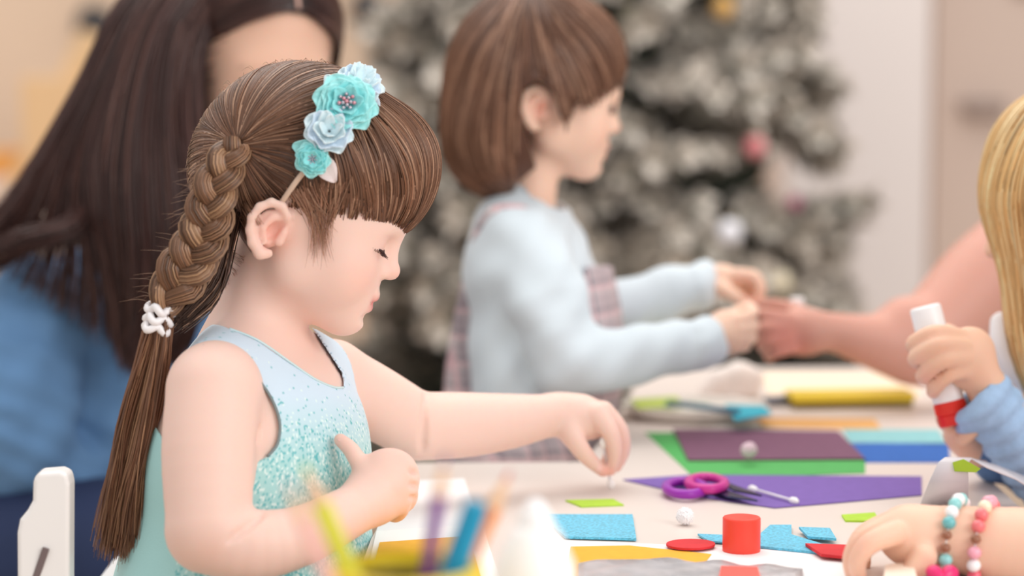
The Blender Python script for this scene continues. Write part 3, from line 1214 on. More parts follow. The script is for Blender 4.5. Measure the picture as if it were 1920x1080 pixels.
flower_at(672, 166, 46, [M_pale1, M_pale2, M_pale1], None, (0.25, 0.55, -0.8), cup_rose, 0.004)
flower_at(651, 200, 58, [M_teal1, M_teal1, M_teal2], JW, (-0.05, 0.05, -1.0), None, 0.014)
flower_at(618, 250, 46, [M_pale1, M_pale2, M_pale1], None, (0.05, 0.25, -0.9), cup_rose, 0.005)
flower_at(589, 299, 33, [M_teal1, M_teal2, M_teal2], JW[1:], (-0.15, -0.1, -1.0), None, 0.007)
for (x, y, dx, dy, ln, m_) in ((602, 300, .55, -.83, 50, M_leafp), (596, 288, -.80, .25, 50, M_teal1), (634, 178, -.5, .8, 44, M_pale1), (690, 180, .5, -.85, 40, M_pale2)):
    h = ray_hit(SHF, x, y, 1.6, 1.9) - np.array([0, 0, .004])
    Vp, Fp = petal_mesh(h, np.array([0, 0, -1.0]), np.array([dx, dy, 0.1]), ln * 1.75 / FPX, ln * .38 * 1.75 / FPX, 0.001, 0.0)
    o = wobj('leaf', to_world(np.array(Vp)), Fp, m_, hb)
    o.modifiers.new('thick', 'SOLIDIFY').thickness = 0.0006
# ================================================================== craft table
TZ = TABLE_Z
left_edge = [(520, 1500), (640, 1160), (696, 1010), (778, 868), (1098, 866), (1178, 748), (1205, 690)]
tp = [T(x, y)[:2] for x, y in left_edge] + [np.array([.56, 2.73]), np.array([.46, 2.36]), np.array([.405, 2.1]), np.array([.405, 0.86]), np.array([-0.13, 0.86])]
table = make_empty('craft_table', (0.2, 1.7, 0), 'pale craft table covered with coloured paper and scraps', 'table')
M_table = mat('cream_table_laminate', srgb(226, 213, 205), rough=0.42, noise=(4, .015))
MB().prism(tp, TZ - 0.022, TZ).build('table_top', M_table, table)
M_leg = mat('white_metal_leg', srgb(232, 232, 232), rough=0.4)
for (x, y) in ((-0.08, 0.92), (.36, 0.92), (.36, 1.98), (.40, 2.62), (.06, 1.99)):
    MB().tube([(x, y, 0.0), (x, y, TZ - 0.021)], 0.018, 12).build('leg', M_leg, table, smooth=True, sharp=40)


def sheet(name, px, m, label, cat, z0=0.0, th=0.0006, group=None, curl=None):
    """thin flat piece lying on the table; outline given by the table points it covers"""
    pts = [T(x, y, z0)[:2] for x, y in px]
    mb = MB().prism(pts, TZ + z0, TZ + z0 + th)
    return tag(mb.build(name, m), label, cat, group)


def felt(name, rgb, glitter=False):
    if not glitter:
        return mat(name, srgb(*rgb), rough=0.8, noise=(90, .05), bump=(700, .2, .0006))
    if name in MATS:
        return MATS[name]
    m = mat(name, srgb(*rgb), rough=0.45, noise=(420, .28), bump=(800, .6, .001), spec=0.7)
    return m


M_violet = felt('violet_paper', (122, 92, 172))
M_plum = felt('plum_paper', (120, 76, 102))
M_green = felt('green_paper', (82, 176, 92))
M_blue = felt('blue_paper', (36, 100, 184))
M_tealp = felt('teal_paper', (140, 196, 200))
M_yel = felt('yellow_paper', (236, 176, 48))
M_lime = felt('lime_felt', (176, 214, 62))
M_white = mat('white_paper', srgb(244, 243, 244), rough=0.7)
M_glit = felt('blue_glitter_foam', (92, 192, 224), True)
M_red = felt('red_foam', (214, 44, 52))
M_tan = felt('tan_paper', (232, 178, 112))

sheet('paper_sheet', [(1168, 900), (1300, 891), (1728, 894), (1728, 929), (1560, 944), (1452, 953), (1300, 931)], M_violet, 'large violet paper sheet under the purple scissors', 'paper', 0.0004)
sheet('paper_sheet', [(1210, 812), (1560, 812), (1622, 862), (1622, 888), (1500, 892), (1295, 890)], M_green, 'green paper sheet under the plum sheet', 'paper', 0.0)
sheet('paper_sheet', [(1262, 806), (1572, 810), (1622, 862), (1290, 864)], M_plum, 'dark plum paper sheet carrying a pale pompom', 'paper', 0.0012, 0.0012)
sheet('paper_sheet', [(1586, 832), (1780, 832), (1780, 868), (1622, 868)], M_blue, 'deep blue paper sheet beside the plum sheet', 'paper', 0.0)
sheet('paper_sheet', [(1580, 806), (1760, 806), (1775, 834), (1592, 830)], M_tealp, 'pale teal paper sheet behind the deep blue sheet', 'paper', 0.0)
sheet('paper_sheet', [(1420, 784), (1640, 786), (1652, 806), (1430, 802)], M_tan, 'tan orange paper strip in front of the yellow box', 'paper', 0.0)
sheet('paper_sheet', [(1000, 1012), (1340, 1026), (1600, 1040), (1600, 1110), (960, 1110)], M_white, 'white paper sheet under the red glue cap', 'paper', 0.0)
sheet('paper_sheet', [(1070, 1026), (1180, 1024), (1334, 1040), (1320, 1058), (1060, 1096)], M_yel, 'yellow paper piece half under the crumpled silver film', 'paper', 0.0007)
sheet('paper_sheet', [(712, 1018), (880, 1006), (905, 1090), (690, 1100)], M_yel, 'yellow paper piece behind the foreground pencils', 'paper', 0.0012)
sheet('paper_sheet', [(730, 905), (870, 898), (900, 985), (706, 996)], M_white, 'white paper sheet beside the fist of the braided girl', 'paper', 0.0)
sheet('paper_sheet', [(706, 997), (905, 984), (940, 1100), (680, 1110)], mat('white_card', srgb(250, 248, 246), rough=0.6), 'white card under the yellow paper behind the pencils', 'paper', 0.0002, 0.0008)
sheet('felt_scrap', [(1060, 940), (1150, 938), (1170, 949), (1090, 952)], M_lime, 'lime green felt scrap left of the white pompom', 'craft scrap', 0.0, 0.0012)
sheet('felt_scrap', [(1578, 968), (1640, 964), (1650, 980), (1585, 979)], M_lime, 'lime green felt scrap beside the bracelet hand', 'craft scrap', 0.0, 0.0015)
sheet('foam_piece', [(1012, 968), (1186, 968), (1193, 1014), (1060, 1010), (1036, 990)], M_glit, 'big blue glitter foam rectangle with torn left side', 'craft scrap', 0.0008, 0.0018)
sheet('foam_piece', [(1444, 988), (1484, 988), (1484, 1006), (1562, 1030), (1540, 1040), (1424, 1028), (1424, 1006)], M_glit, 'jagged blue glitter foam scrap right of the red cap', 'craft scrap', 0.0008, 0.0018)
sheet('foam_piece', [(1498, 992), (1556, 994), (1568, 1014), (1515, 1010)], M_glit, 'small blue glitter foam scrap near the bracelet hand', 'craft scrap', 0.0030, 0.0018)
sheet('foam_piece', [(1308, 1004), (1358, 1006), (1370, 1020), (1330, 1018)], M_glit, 'blue glitter foam sliver left of the red cap', 'craft scrap', 0.0008, 0.0014)
el = [(1295 + 46 * math.cos(a * math.pi / 12), 1023 + 9 * math.sin(a * math.pi / 12)) for a in range(24)]
sheet('foam_piece', el, M_red, 'flat red oval foam piece left of the red cap', 'craft scrap', 0.0022, 0.0016)
sheet('foam_piece', [(1510, 1024), (1600, 1027), (1600, 1050), (1540, 1044)], M_red, 'red foam strip beside the bracelet hand', 'craft scrap', 0.003, 0.0022)
sheet('foam_piece', [(1352, 1066), (1420, 1068), (1430, 1100), (1346, 1100)], mat('coral_foam', srgb(238, 92, 80), rough=.6), 'coral red foam piece at the bottom edge below the red cap', 'craft scrap', 0.003, 0.002)

# crumpled silver film
gx, gy = 26, 12
Vs = []
for j in range(gy):
    for i in range(gx):
        x = 1085 + 420 * i / (gx - 1); y = 1056 + 70 * j / (gy - 1) + (30 * abs(i / (gx - 1) - .32) ** 1.3) * (1 - j / gy)
        b = T(x, y)
        b[2] += 0.0022 + 0.0020 * math.sin(i * .5 + j * .9) ** 2 + 0.0006 * math.sin(i * 1.3 - j * 1.1)
        Vs.append(b)
Fs = [(j * gx + i, j * gx + i + 1, (j + 1) * gx + i + 1, (j + 1) * gx + i) for j in range(gy - 1) for i in range(gx - 1)]
o = wobj('plastic_film', np.array(Vs), Fs, mat('silver_film', srgb(205, 202, 206), rough=0.28, metal=.35, noise=(30, .22)))
o.modifiers.new('thick', 'SOLIDIFY').thickness = 0.0005
tag(o, 'crumpled silver grey film at the bottom edge of the table', 'film')

# red glue stick cap
c = T(1390, 1034); r0 = 35.5 * table_depth(1030) / FPX; hcap = 66 * table_depth(1030) / FPX
M_cap = mat('red_plastic', srgb(244, 74, 58), rough=0.38, sss=0.1, spec=.4)
mb = MB().lathe(c, (0, 0, 1), [(0, r0 * .93), (0.0008, r0), (hcap * .96, r0), (hcap * .99, r0 * .96), (hcap, r0 * .86), (hcap - .0005, r0 * .6), (hcap - .0005, 0.0002)], 40)
tag(mb.build('red_cylinder', M_cap, None, True, 35), 'red plastic glue stick cap standing on the white paper', 'glue cap')


def fluffy_ball(name, c, r, m, label, cat='pompom', group=None):
    mb = MB()
    n = 240
    g = np.random.default_rng(int(c[0] * 1e4) % 999)
    mb.lathe(c - np.array([0, 0, r * .9]), (0, 0, 1), [(r * .9 * (1 - math.cos(t)), r * .9 * math.sin(t)) for t in np.linspace(0.05, 3.09, 9)], 12)
    for i in range(n):
        d = g.normal(size=3); d /= np.linalg.norm(d)
        e = c + d * r * g.uniform(.94, 1.03); e[2] = max(e[2], TZ + 0.0005)
        b = c + d * r * .7
        mb.tube([b, (b + e) / 2 + g.normal(0, r * .05, 3), e], [r * .09, r * .08, r * .03], 4)
    return tag(mb.build(name, m, None, True), label, cat, group)


M_pomw = mat('white_pompom_yarn', srgb(250, 248, 250), rough=.9)
M_pomp = mat('pale_pink_pompom_yarn', srgb(240, 214, 224), rough=.9)
c = T(1284, 985); fluffy_ball('pompom', c + np.array([0, 0, 0.0072]), 0.0072, M_pomw, 'small white pompom left above the red cap')
c = T(1404, 866, 0.003); fluffy_ball('pompom', c + np.array([0, 0, 0.0075 + 0.003]), 0.0075, M_pomp, 'pale pink pompom on the plum paper sheet')

# cotton swabs
M_cot = mat('cotton', srgb(252, 250, 250), rough=.9, bump=(900, .3, .0006))
M_stick = mat('white_paper_stick', srgb(240, 236, 242), rough=.5)


def swab(a, b, label):
    a = np.array(a); b = np.array(b); d = (b - a) / np.linalg.norm(b - a)
    r = make_empty('cotton_swab', (a + b) / 2, label, 'cotton swab', 'cotton swabs')
    MB().tube([a, b], 0.0012, 8).build('stick', M_stick, r, True)
    for e, s in ((a, 1), (b, -1)):
        MB().lathe(e - s * d * .003, d * s, [(0, .0004), (.001, .0019), (.004, .0032), (.008, .0028), (.011, .0013)], 12).build('cotton_tip', M_cot, r, True)
    return r


swab(T(1408, 916, .004) , T(1492, 940, .003), 'white cotton swab lying on the violet paper sheet')
swab(T(1146, 912, .002), to_world(P(1130, 826, 1.985)), 'white cotton swab pinched in the fingers of the braided girl')

# scissors with purple handles
sc = make_empty('scissors', T(1310, 920), 'scissors with magenta and purple handles on the violet paper', 'scissors')


def loop(cx, cy, rx, ry, up, m, nm, rot=0.0, rad=.0034):
    pts = []
    for i in range(33):
        a = 2 * math.pi * i / 32
        x, y = rx * math.cos(a), ry * math.sin(a)
        pts.append(T(cx + x * math.cos(rot) - y * math.sin(rot) * 2, cy + x * math.sin(rot) * .4 + y * math.cos(rot), up))
    MB().tube(pts, rad, 8).build(nm, m, sc, True)


loop(1285, 915, 36, 12, .006, mat('purple_plastic', srgb(156, 44, 178), rough=.35), 'handle', .15, .0042)
loop(1325, 906, 34, 11, .009, mat('magenta_plastic', srgb(206, 48, 150), rough=.35), 'handle', .2, .0042)
M_blade = mat('dark_blade_steel', srgb(58, 66, 106), rough=.25, metal=.7)
for (p0, p1, p2, nm, up) in (((1318, 924), (1342, 924), (1420, 950), 'blade', .004), ((1340, 914), (1360, 918), (1428, 944), 'blade', .0055)):
    pl = [T(*p0)[:2], T(*p1)[:2], T(*p2)[:2], T((p0[0] + p2[0]) / 2 - 8, (p0[1] + p2[1]) / 2 + 5)[:2]]
    MB().prism(pl, TZ + up, TZ + up + .0014).build(nm, M_blade, sc)
MB().lathe(T(1350, 924, .004), (0, 0, 1), [(0, .003), (.004, .003), (.0045, .002)], 12).build('pivot', mat('steel', srgb(190, 190, 196), rough=.25, metal=.9), sc, True, 40)

# far side of the table: plate, strips, yellow box, marker
c = T(1302, 782); rp = 0.072
pl = make_empty('craft_plate', c, 'white oval plate of paper strips near the second girl', 'plate')
pv = []
prof = [(0.0, 0), (.0, .8), (.006, .92), (.012, 1.0), (.0135, 1.01), (.012, .985), (.007, .9), (.003, .8), (.003, 0.001)]
nn = 40
for h_, k_ in prof:
    for j in range(nn):
        a = 2 * math.pi * j / nn
        pv.append((c[0] + rp * k_ * math.cos(a), c[1] + .055 * k_ * math.sin(a), TZ + h_))
pf = [(i * nn + j, i * nn + (j + 1) % nn, (i + 1) * nn + (j + 1) % nn, (i + 1) * nn + j) for i in range(len(prof) - 1) for j in range(nn)]
wobj('dish', np.array(pv), pf, mat('white_plate', srgb(246, 240, 232), rough=.35), pl)
sheet('paper_strip', [(1184, 750), (1268, 744), (1282, 762), (1196, 768)], felt('pale_lime_paper', (206, 226, 116)), 'pale lime paper strip on the white plate', 'paper', 0.0135, .001)
sheet('paper_strip', [(1250, 752), (1330, 760), (1322, 768), (1246, 762)], felt('sage_paper', (120, 180, 140)), 'sage green paper strip on the white plate', 'paper', 0.015, .001)
sheet('foam_piece', [(1360, 762), (1432, 764), (1446, 778), (1378, 790)], felt('turquoise_foam', (62, 188, 212)), 'turquoise foam scrap at the rim of the white plate', 'craft scrap', 0.0140, .002)
mb = MB(); mb.tube([T(1255, 756, .019), T(1385, 772, .019)], .0028, 10)
tag(mb.build('crayon', mat('grey_blue_crayon', srgb(92, 134, 160), rough=.5), None, True), 'grey blue crayon lying across the white plate', 'crayon')
a, b = T(1482, 768), T(1712, 764)
yb = make_empty('pencil_box', (a + b) / 2, 'flat yellow pencil box behind the plum paper', 'box')
R = np.eye(3); th = math.atan2(b[1] - a[1], b[0] - a[0]); R[:2, :2] = [[math.cos(th), -math.sin(th)], [math.sin(th), math.cos(th)]]
L_ = np.linalg.norm(b - a)
MB().box((a + b) / 2 + np.array([0, 0.018, 0.011]), (L_, .04, .008), R, .002).build('lid', mat('yellow_plastic', srgb(236, 206, 46), rough=.4), yb)
MB().box((a + b) / 2 + np.array([0, 0.018, 0.0035]), (L_ * .97, .036, .007), R, .002).build('tray', mat('olive_plastic', srgb(120, 100, 30), rough=.5), yb)
mk = make_empty('marker', T(1475, 750), 'grey marker lying left of the yellow pencil box', 'marker')
MB().tube([T(1436, 752, .006), T(1490, 748, .006)], .0052, 12).build('barrel', mat('grey_plastic', srgb(120, 124, 136), rough=.4), mk, True, 40)
MB().tube([T(1490, 748, .006), T(1512, 746.5, .006)], .0057, 12).build('cap', mat('dark_grey_plastic', srgb(70, 74, 88), rough=.4), mk, True, 40)
# crumpled white tissue
SW = SDF()
for (x, y, rr_) in ((1350, 716, 26), (1385, 706, 30), (1400, 730, 24), (1330, 736, 22), (1375, 742, 24), (1412, 708, 20)):
    SW.ball(P(x, y, table_depth(745)), rr_ * 2.5 / FPX, .008)
vw, fw = SW.mesh(.003)
vw = to_world(vw); vw[:, 2] = np.maximum(vw[:, 2], TZ + .0005)
tag(wobj('tissue', vw, fw, mat('white_tissue', srgb(250, 240, 234), rough=.9, bump=(60, .25, .006))), 'crumpled white tissue under the hands of the second girl', 'tissue')
sheet('paper_sheet', [(1430, 700), (1700, 700), (1730, 742), (1440, 742)], mat('cream_paper', srgb(252, 230, 204), rough=.7), 'cream paper sheet far behind the yellow pencil box', 'paper', 0.0)

# ------------------------------------------------------------------ foreground: pencil holder, pencils, glue bottle
dF = 1.20
base = to_world(P(760, 540, dF)); base[2] = TZ
hx, hy = base[0], base[1]
holder = make_empty('pencil_holder', (hx, hy, TZ), 'yellow rimmed pencil holder at the bottom edge in the foreground', 'pencil holder')
zr = to_world(P(760, 1072, dF))[2] - TZ
mb = MB().lathe((hx, hy, TZ), (0, 0, 1), [(0, .030), (.001, .033), (zr - .008, .036), (zr - .008, .0335), (.004, .031), (.004, .0005)], 40)
mb.build('cup', mat('pale_yellow_plastic', srgb(246, 232, 150), rough=.35), holder, True, 40)
MB().lathe((hx, hy, TZ + zr - .009), (0, 0, 1), [(0, .0363), (.001, .0378), (.008, .0378), (.009, .0365), (.009, .034), (0, .0337)], 40).build('rim', mat('bright_yellow_plastic', srgb(248, 214, 40), rough=.35), holder, True, 40)


def pencil(tip, foot, rad, m, label, tip_m, kind='pencil'):
    tip = to_world(np.array(tip)); foot = np.array(foot)
    ax = tip - foot; L = np.linalg.norm(ax); ax /= L
    rt = make_empty('coloured_pencil', foot, label, 'pencil', 'coloured pencils in the foreground holder')
    MB().lathe(foot, ax, [(0, rad * .9), (.001, rad), (L - .022, rad)], 6).build('barrel', m, rt)
    MB().lathe(foot + ax * (L - .022), ax, [(0, rad * .98), (.016, rad * .34)], 12).build('wood_cone', mat('pencil_wood', srgb(238, 196, 160), rough=.7), rt, True, 40)
    MB().lathe(foot + ax * (L - .006), ax, [(0, rad * .34), (.005, rad * .10), (.006, .0001)], 10).build('lead', tip_m, rt, True, 40)


def ft(dx, dy):
    return (hx + dx, hy + dy, TZ + .005)


M_lead = {n: mat('lead_' + n, srgb(*c), rough=.5) for n, c in (('yellow', (246, 226, 120)), ('pink', (240, 130, 130)), ('purple', (110, 40, 140)), ('blue', (0, 120, 170)), ('orange', (226, 90, 40)), ('red', (200, 60, 60)))}
pencil(P(568, 868, 1.20), ft(.014, -.004), .0052, mat('lacquer_lime', srgb(222, 220, 60), rough=.3), 'lime yellow pencil leaning left in the foreground holder', M_lead['yellow'])
pencil(P(536, 900, 1.13), ft(.004, -.018), .0036, mat('lacquer_pink', srgb(246, 190, 180), rough=.3), 'pale pink pencil behind the lime pencil in the foreground holder', M_lead['pink'])
pencil(P(836, 850, 1.19), ft(-.006, .008), .0038, mat('lacquer_purple', srgb(120, 52, 150), rough=.3), 'purple pencil standing in the foreground holder', M_lead['purple'])
pencil(P(958, 880, 1.25), ft(-.016, .012), .0050, mat('lacquer_orange', srgb(252, 146, 40), rough=.3), 'orange pencil leaning right in the foreground holder', M_lead['red'])
# teal marker
tip = to_world(P(896, 940, 1.21)); foot = np.array(ft(-.012, -.012)); ax = tip - foot; L = np.linalg.norm(ax); ax /= L
mk = make_empty('felt_marker', foot, 'thick teal felt marker standing in the foreground holder', 'marker')
MB().lathe(foot, ax, [(0, .0062), (L - .05, .0066), (L - .05, .0066)], 24).build('barrel', mat('teal_marker_plastic', srgb(0, 138, 176), rough=.35), mk, True, 40)
MB().lathe(foot + ax * (L - .05), ax, [(0, .0071), (.046, .0066), (.049, .0058), (.05, .004)], 24).build('cap', mat('teal_cap_plastic', srgb(8, 146, 184), rough=.3), mk, True, 40)
# white glue bottle
gb = to_world(P(1004, 540, 1.30)); gb[2] = TZ
zt = to_world(P(1000, 944, 1.30))[2] - TZ
bt = make_empty('glue_bottle', gb, 'blurred white bottle with sloping shoulders beside the foreground pencils', 'bottle')
MB().lathe(gb, (0, 0, 1), [(0, .019), (.002, .0225), (zt - .044, .0225), (zt - .036, .0218), (zt - .018, .0135), (zt - .014, .010)], 32).build('body', mat('white_gloss_plastic', srgb(255, 255, 255), rough=.3), bt, True, 50)
MB().lathe(gb + np.array([0, 0, zt - .016]), (0, 0, 1), [(0, .0105), (.006, .0100), (.012, .0060), (.016, .0035), (.0162, .0002)], 24).build('nozzle', mat('white_cap_plastic', srgb(252, 252, 255), rough=.35), bt, True, 50)

# ------------------------------------------------------------------ white child chair of the braided girl
ch = make_empty('child_chair', (P(300, 540, 1.72)[0], 1.75, 0), 'white wooden child chair behind the braided girl, back post showing at lower left', 'chair')
M_chair = mat('white_chair_paint', srgb(244, 240, 238), rough=.35)
cx = P(82, 540, 1.70)[0]
seat_z = 0.352
d1, d2 = 1.70, 1.99


def backpost(d):
    a = to_world(P(94, 884, d)); b = to_world(P(94, 975, d)); c_ = to_world(P(80, 1010, d)); 
    w_top = 34 * d / FPX; w_bot = 47 * d / FPX
    prof = [(61, 1400), (36, 1400), (33, 1000), (38, 975), (52, 958), (62, 940), (63, 900), (72, 887), (112, 884), (126, 890), (130, 910), (128, 1400)]
    q = [to_world(P(x, y, d)) for x, y in prof]
    n = len(q)
    off = np.array([0, 0.022, 0])
    vs = q + [p + off for p in q]
    fs = [tuple(range(n)), tuple(range(2 * n - 1, n - 1, -1))] + [(i, n + i, n + (i + 1) % n, (i + 1) % n) for i in range(n)]
    mbp = MB().add(vs, fs)
    o = mbp.build('back_post', M_chair, ch)
    bv = o.modifiers.new('round', 'BEVEL'); bv.width = .0028; bv.segments = 3; bv.limit_method = 'ANGLE'
    return o


backpost(d1); backpost(d2)
slot_shade = MB().box(to_world(P(74, 1064, d1)) + np.array([0, -.0006, 0]), (.005, .0016, .030), np.array([[.94, 0, .34], [0, 1, 0], [-.34, 0, .94]]), .0008)
slot_shade.build('slot_shade', mat('slot_shadow_grey', srgb(120, 104, 104), rough=.9), ch)  # dark box on the post face, its grey painted as shade inside the slot
bx0 = to_world(P(80, 1000, d1))
for zz in (0.40, 0.47):
    MB().box((cx + .004, (d1 + d2) / 2 + .01, zz), (.012, d2 - d1 - .03, .045), None, .004).build('back_slat', M_chair, ch)
MB().box((cx + .14, (d1 + d2) / 2 + .01, seat_z), (.29, .30, .02), None, .008).build('seat', M_chair, ch)
for (x, y) in ((cx + .01, d1 + .005), (cx + .01, d2 - .005), (cx + .27, d1 + .02), (cx + .27, d2 - .02)):
    MB().box((x, y, (seat_z - .01) / 2), (.026, .026, seat_z - .012), None, .004).build('leg', M_chair, ch)
# ================================================================== second girl in plaid pinafore
def plaid_mat(name, base, c1, c2, c3, scale):
    if name in MATS: return MATS[name]
    m = bpy.data.materials.new(name); m.use_nodes = True
    nt = m.node_tree; b = nt.nodes['Principled BSDF']; b.inputs['Roughness'].default_value = .85
    tc = nt.nodes.new('ShaderNodeTexCoord'); sep = nt.nodes.new('ShaderNodeSeparateXYZ')
    nt.links.new(tc.outputs['Object'], sep.inputs[0])
    xy = nt.nodes.new('ShaderNodeMath'); xy.operation = 'ADD'
    nt.links.new(sep.outputs['X'], xy.inputs[0]); nt.links.new(sep.outputs['Y'], xy.inputs[1])

    def stripes(sock, freq, ph, lo, hi):
        mu = nt.nodes.new('ShaderNodeMath'); mu.operation = 'MULTIPLY_ADD'; mu.inputs[1].default_value = freq; mu.inputs[2].default_value = ph
        nt.links.new(sock, mu.inputs[0])
        si = nt.nodes.new('ShaderNodeMath'); si.operation = 'SINE'; nt.links.new(mu.outputs[0], si.inputs[0])
        mr = nt.nodes.new('ShaderNodeMapRange'); mr.inputs['From Min'].default_value = lo; mr.inputs['From Max'].default_value = hi
        nt.links.new(si.outputs[0], mr.inputs['Value'])
        return mr.outputs[0]
    col = None

    def mixc(prev, fac, c, amt):
        mx = nt.nodes.new('ShaderNodeMix'); mx.data_type = 'RGBA'
        sc_ = nt.nodes.new('ShaderNodeMath'); sc_.operation = 'MULTIPLY'; sc_.inputs[1].default_value = amt
        nt.links.new(fac, sc_.inputs[0]); nt.links.new(sc_.outputs[0], mx.inputs[0])
        if prev is None: mx.inputs[6].default_value = (*base, 1)
        else: nt.links.new(prev, mx.inputs[6])
        mx.inputs[7].default_value = (*c, 1)
        return mx.outputs[2]
    k = 2 * math.pi / scale
    col = mixc(col, stripes(xy.outputs[0], k, 0, .1, .4), c1, .6)
    col = mixc(col, stripes(sep.outputs['Z'], k, 0, .1, .4), c1, .6)
    col = mixc(col, stripes(xy.outputs[0], k, 2.2, .75, .9), c2, .7)
    col = mixc(col, stripes(sep.outputs['Z'], k, 2.2, .75, .9), c2, .7)
    col = mixc(col, stripes(xy.outputs[0], k, 3.6, .9, .97), c3, .8)
    col = mixc(col, stripes(sep.outputs['Z'], k, 3.6, .9, .97), c3, .8)
    nt.links.new(col, b.inputs['Base Color'])
    MATS[name] = m
    return m


def fold(amp, freq, ph=0.0, d=(1, 0, 0)):
    d = np.array(d, float)
    return lambda v: amp * np.sin(freq * (v @ d) + ph)


def wrinkle(v, n, comps):
    """push vertices along normals: comps (amp, freq, dir, phase) with a soft warp"""
    out = np.zeros(len(v))
    for amp, fr, d, ph in comps:
        t = v @ np.array(d, float)
        w = np.sin(v[:, 0] * 31 + v[:, 1] * 23 + ph * 3) * .8
        out += amp * np.sin(fr * t + ph + w)
    return v + n * out[:, None]


qc, rc = person('girl2', 2.35)
g2 = make_empty('person', to_world(P(985, 2050, 2.38)), 'child with brown bob and pale blue shirt under a plaid pinafore behind the table', 'person')
HC = Head(qc(1006, 214, 0), 16, -5, 0, 0.000383)
SC = SDF()
build_head(SC, HC, .8)
limb(SC, qc, rc, [(1000, 300, 0, 48), (992, 400, 0, 50), (985, 470, 0, 70)], .015)
limb(SC, qc, rc, [(985, 480, -60, 45), (1060, 680, -100, 38), (1320, 640, -75, 30)], .01)
limb(SC, qc, rc, [(1010, 480, 70, 45), (1150, 575, 70, 36), (1318, 528, 80, 28)], .01)
# near hand
SC.ell(qc(1362, 624, -66), (.0215, .0225, .013), None, .008)
limb(SC, qc, rc, [(1318, 640, -74, 30), (1350, 628, -68, 32)], .008)
for fg in ([(1385, 600, -72, 13), (1408, 590, -60, 12), (1412, 580, -44, 10), (1404, 572, -36, 8)],
           [(1390, 618, -74, 13), (1412, 612, -58, 12), (1408, 604, -38, 10), (1394, 604, -34, 9)],
           [(1388, 636, -74, 13), (1408, 634, -58, 12), (1402, 628, -38, 10), (1388, 628, -34, 9)],
           [(1380, 650, -72, 12), (1398, 650, -58, 10), (1392, 646, -40, 9), (1380, 646, -36, 8)],
           [(1350, 606, -60, 15), (1376, 588, -46, 12), (1402, 574, -34, 9)]):
    limb(SC, qc, rc, fg, .003)
# far hand, pinching
SC.ell(qc(1356, 524, 78), (.0215, .0155, .013), np.array([[.98, .2, 0], [-.2, .98, 0], [0, 0, 1]]), .008)
for fg in ([(1385, 516, 66, 15), (1416, 520, 58, 12), (1426, 546, 56, 10), (1412, 570, 58, 8)],
           [(1388, 518, 76, 14), (1420, 526, 72, 12), (1426, 550, 68, 10), (1414, 568, 64, 8)],
           [(1384, 524, 88, 13), (1412, 534, 88, 11), (1416, 554, 84, 9), (1404, 566, 78, 8)],
           [(1374, 532, 96, 12), (1398, 542, 96, 10), (1402, 556, 92, 8), (1392, 564, 86, 7)],
           [(1352, 540, 66, 16), (1380, 556, 56, 12), (1406, 572, 54, 9)]):
    limb(SC, qc, rc, fg, .003)
vc, fc = SC.mesh(.0024)
spots = face_spots(HC, LIP, BLUSH) + [(qc(1412, 565, 50), .012, BLUSH, .6), (qc(1400, 530, 60), .010, BLUSH, .4)]
# brown iris of the open eye, painted where it sits on the eyeball
wobj('body', to_world(vc), fc, M_skin, g2, blend_cols(vc, srgb(244, 206, 184), spots))
eyelashes(HC, g2, M_lash, -1, 1.5)
eyelashes(HC, g2, M_lash, 1, 1.5)
for g in (-1, 1):
    SI = SDF(); SI.ell(HC.p(170, 58, 60 * g), np.array([14, 15, 17]) * HC.s, HC.B, .001)
    vi, fi = SI.mesh(.0008)
    wobj('iris', to_world(vi), fi, mat('brown_iris', srgb(70, 46, 40), rough=.15), g2)

# shirt
ST2 = SDF()
sx = np.array([.25, 0, .97]); nx = np.array([.97, 0, -.25]); TC = np.stack([nx, [0, 1, 0], sx], 1)
lean = np.array([[.985, -.17, 0], [.17, .985, 0], [0, 0, 1]])


def torso_c(S, k):
    S.ell(qc(1010, 600, 0), (.066, .135, .088), TC @ lean, k)
    S.ell(qc(988, 490, 0), (.050, .060, .085), TC, k)
    S.ell(qc(985, 740, 0), (.045, .12, .08), TC, k)


torso_c(ST2, .025)
limb(ST2, qc, rc, [(992, 384, 0, 46), (985, 440, 0, 70)], .02)
limb(ST2, qc, rc, [(985, 460, -56, 72), (1030, 570, -92, 74), (1062, 674, -105, 64)], .014)
limb(ST2, qc, rc, [(1064, 678, -105, 62), (1190, 668, -95, 56), (1300, 646, -78, 46), (1322, 640, -75, 47)], .012)
limb(ST2, qc, rc, [(1010, 460, 60, 58), (1120, 570, 66, 52), (1232, 558, 72, 53), (1304, 536, 79, 42), (1316, 532, 80, 43)], .012)
for (x, y, w, rr_) in ((1318, 640, -75, 50), (1314, 533, 80, 45)):
    for k_ in range(10):
        a = k_ * 2 * math.pi / 10
        ST2.ball(qc(x + 6 * math.sin(a * 3), y + rr_ * .78 * math.sin(a), w + rr_ * .40 * math.cos(a)), rc(15, w), .008)
# open neck
ST2.cut(lambda x, y, z: -(np.sqrt((x - qc(1012, 378)[0]) ** 2 + ((y - qc(1012, 378)[1]) * 1.1) ** 2 + (z - 2.35) ** 2 * .55) - rc(50)), .004)
v2, f2 = ST2.mesh(.0028)
N2 = ST2.grad(v2)
v2 = wrinkle(v2, N2, [(.0020, 95, (.6, .75, .1), 0), (.0011, 190, (.8, -.6, .2), 1.0)])
wobj('shirt', to_world(v2), f2, mat('pale_blue_cotton', srgb(216, 228, 236), rough=.85, bump=(500, .12, .001), sheen=.2), g2)

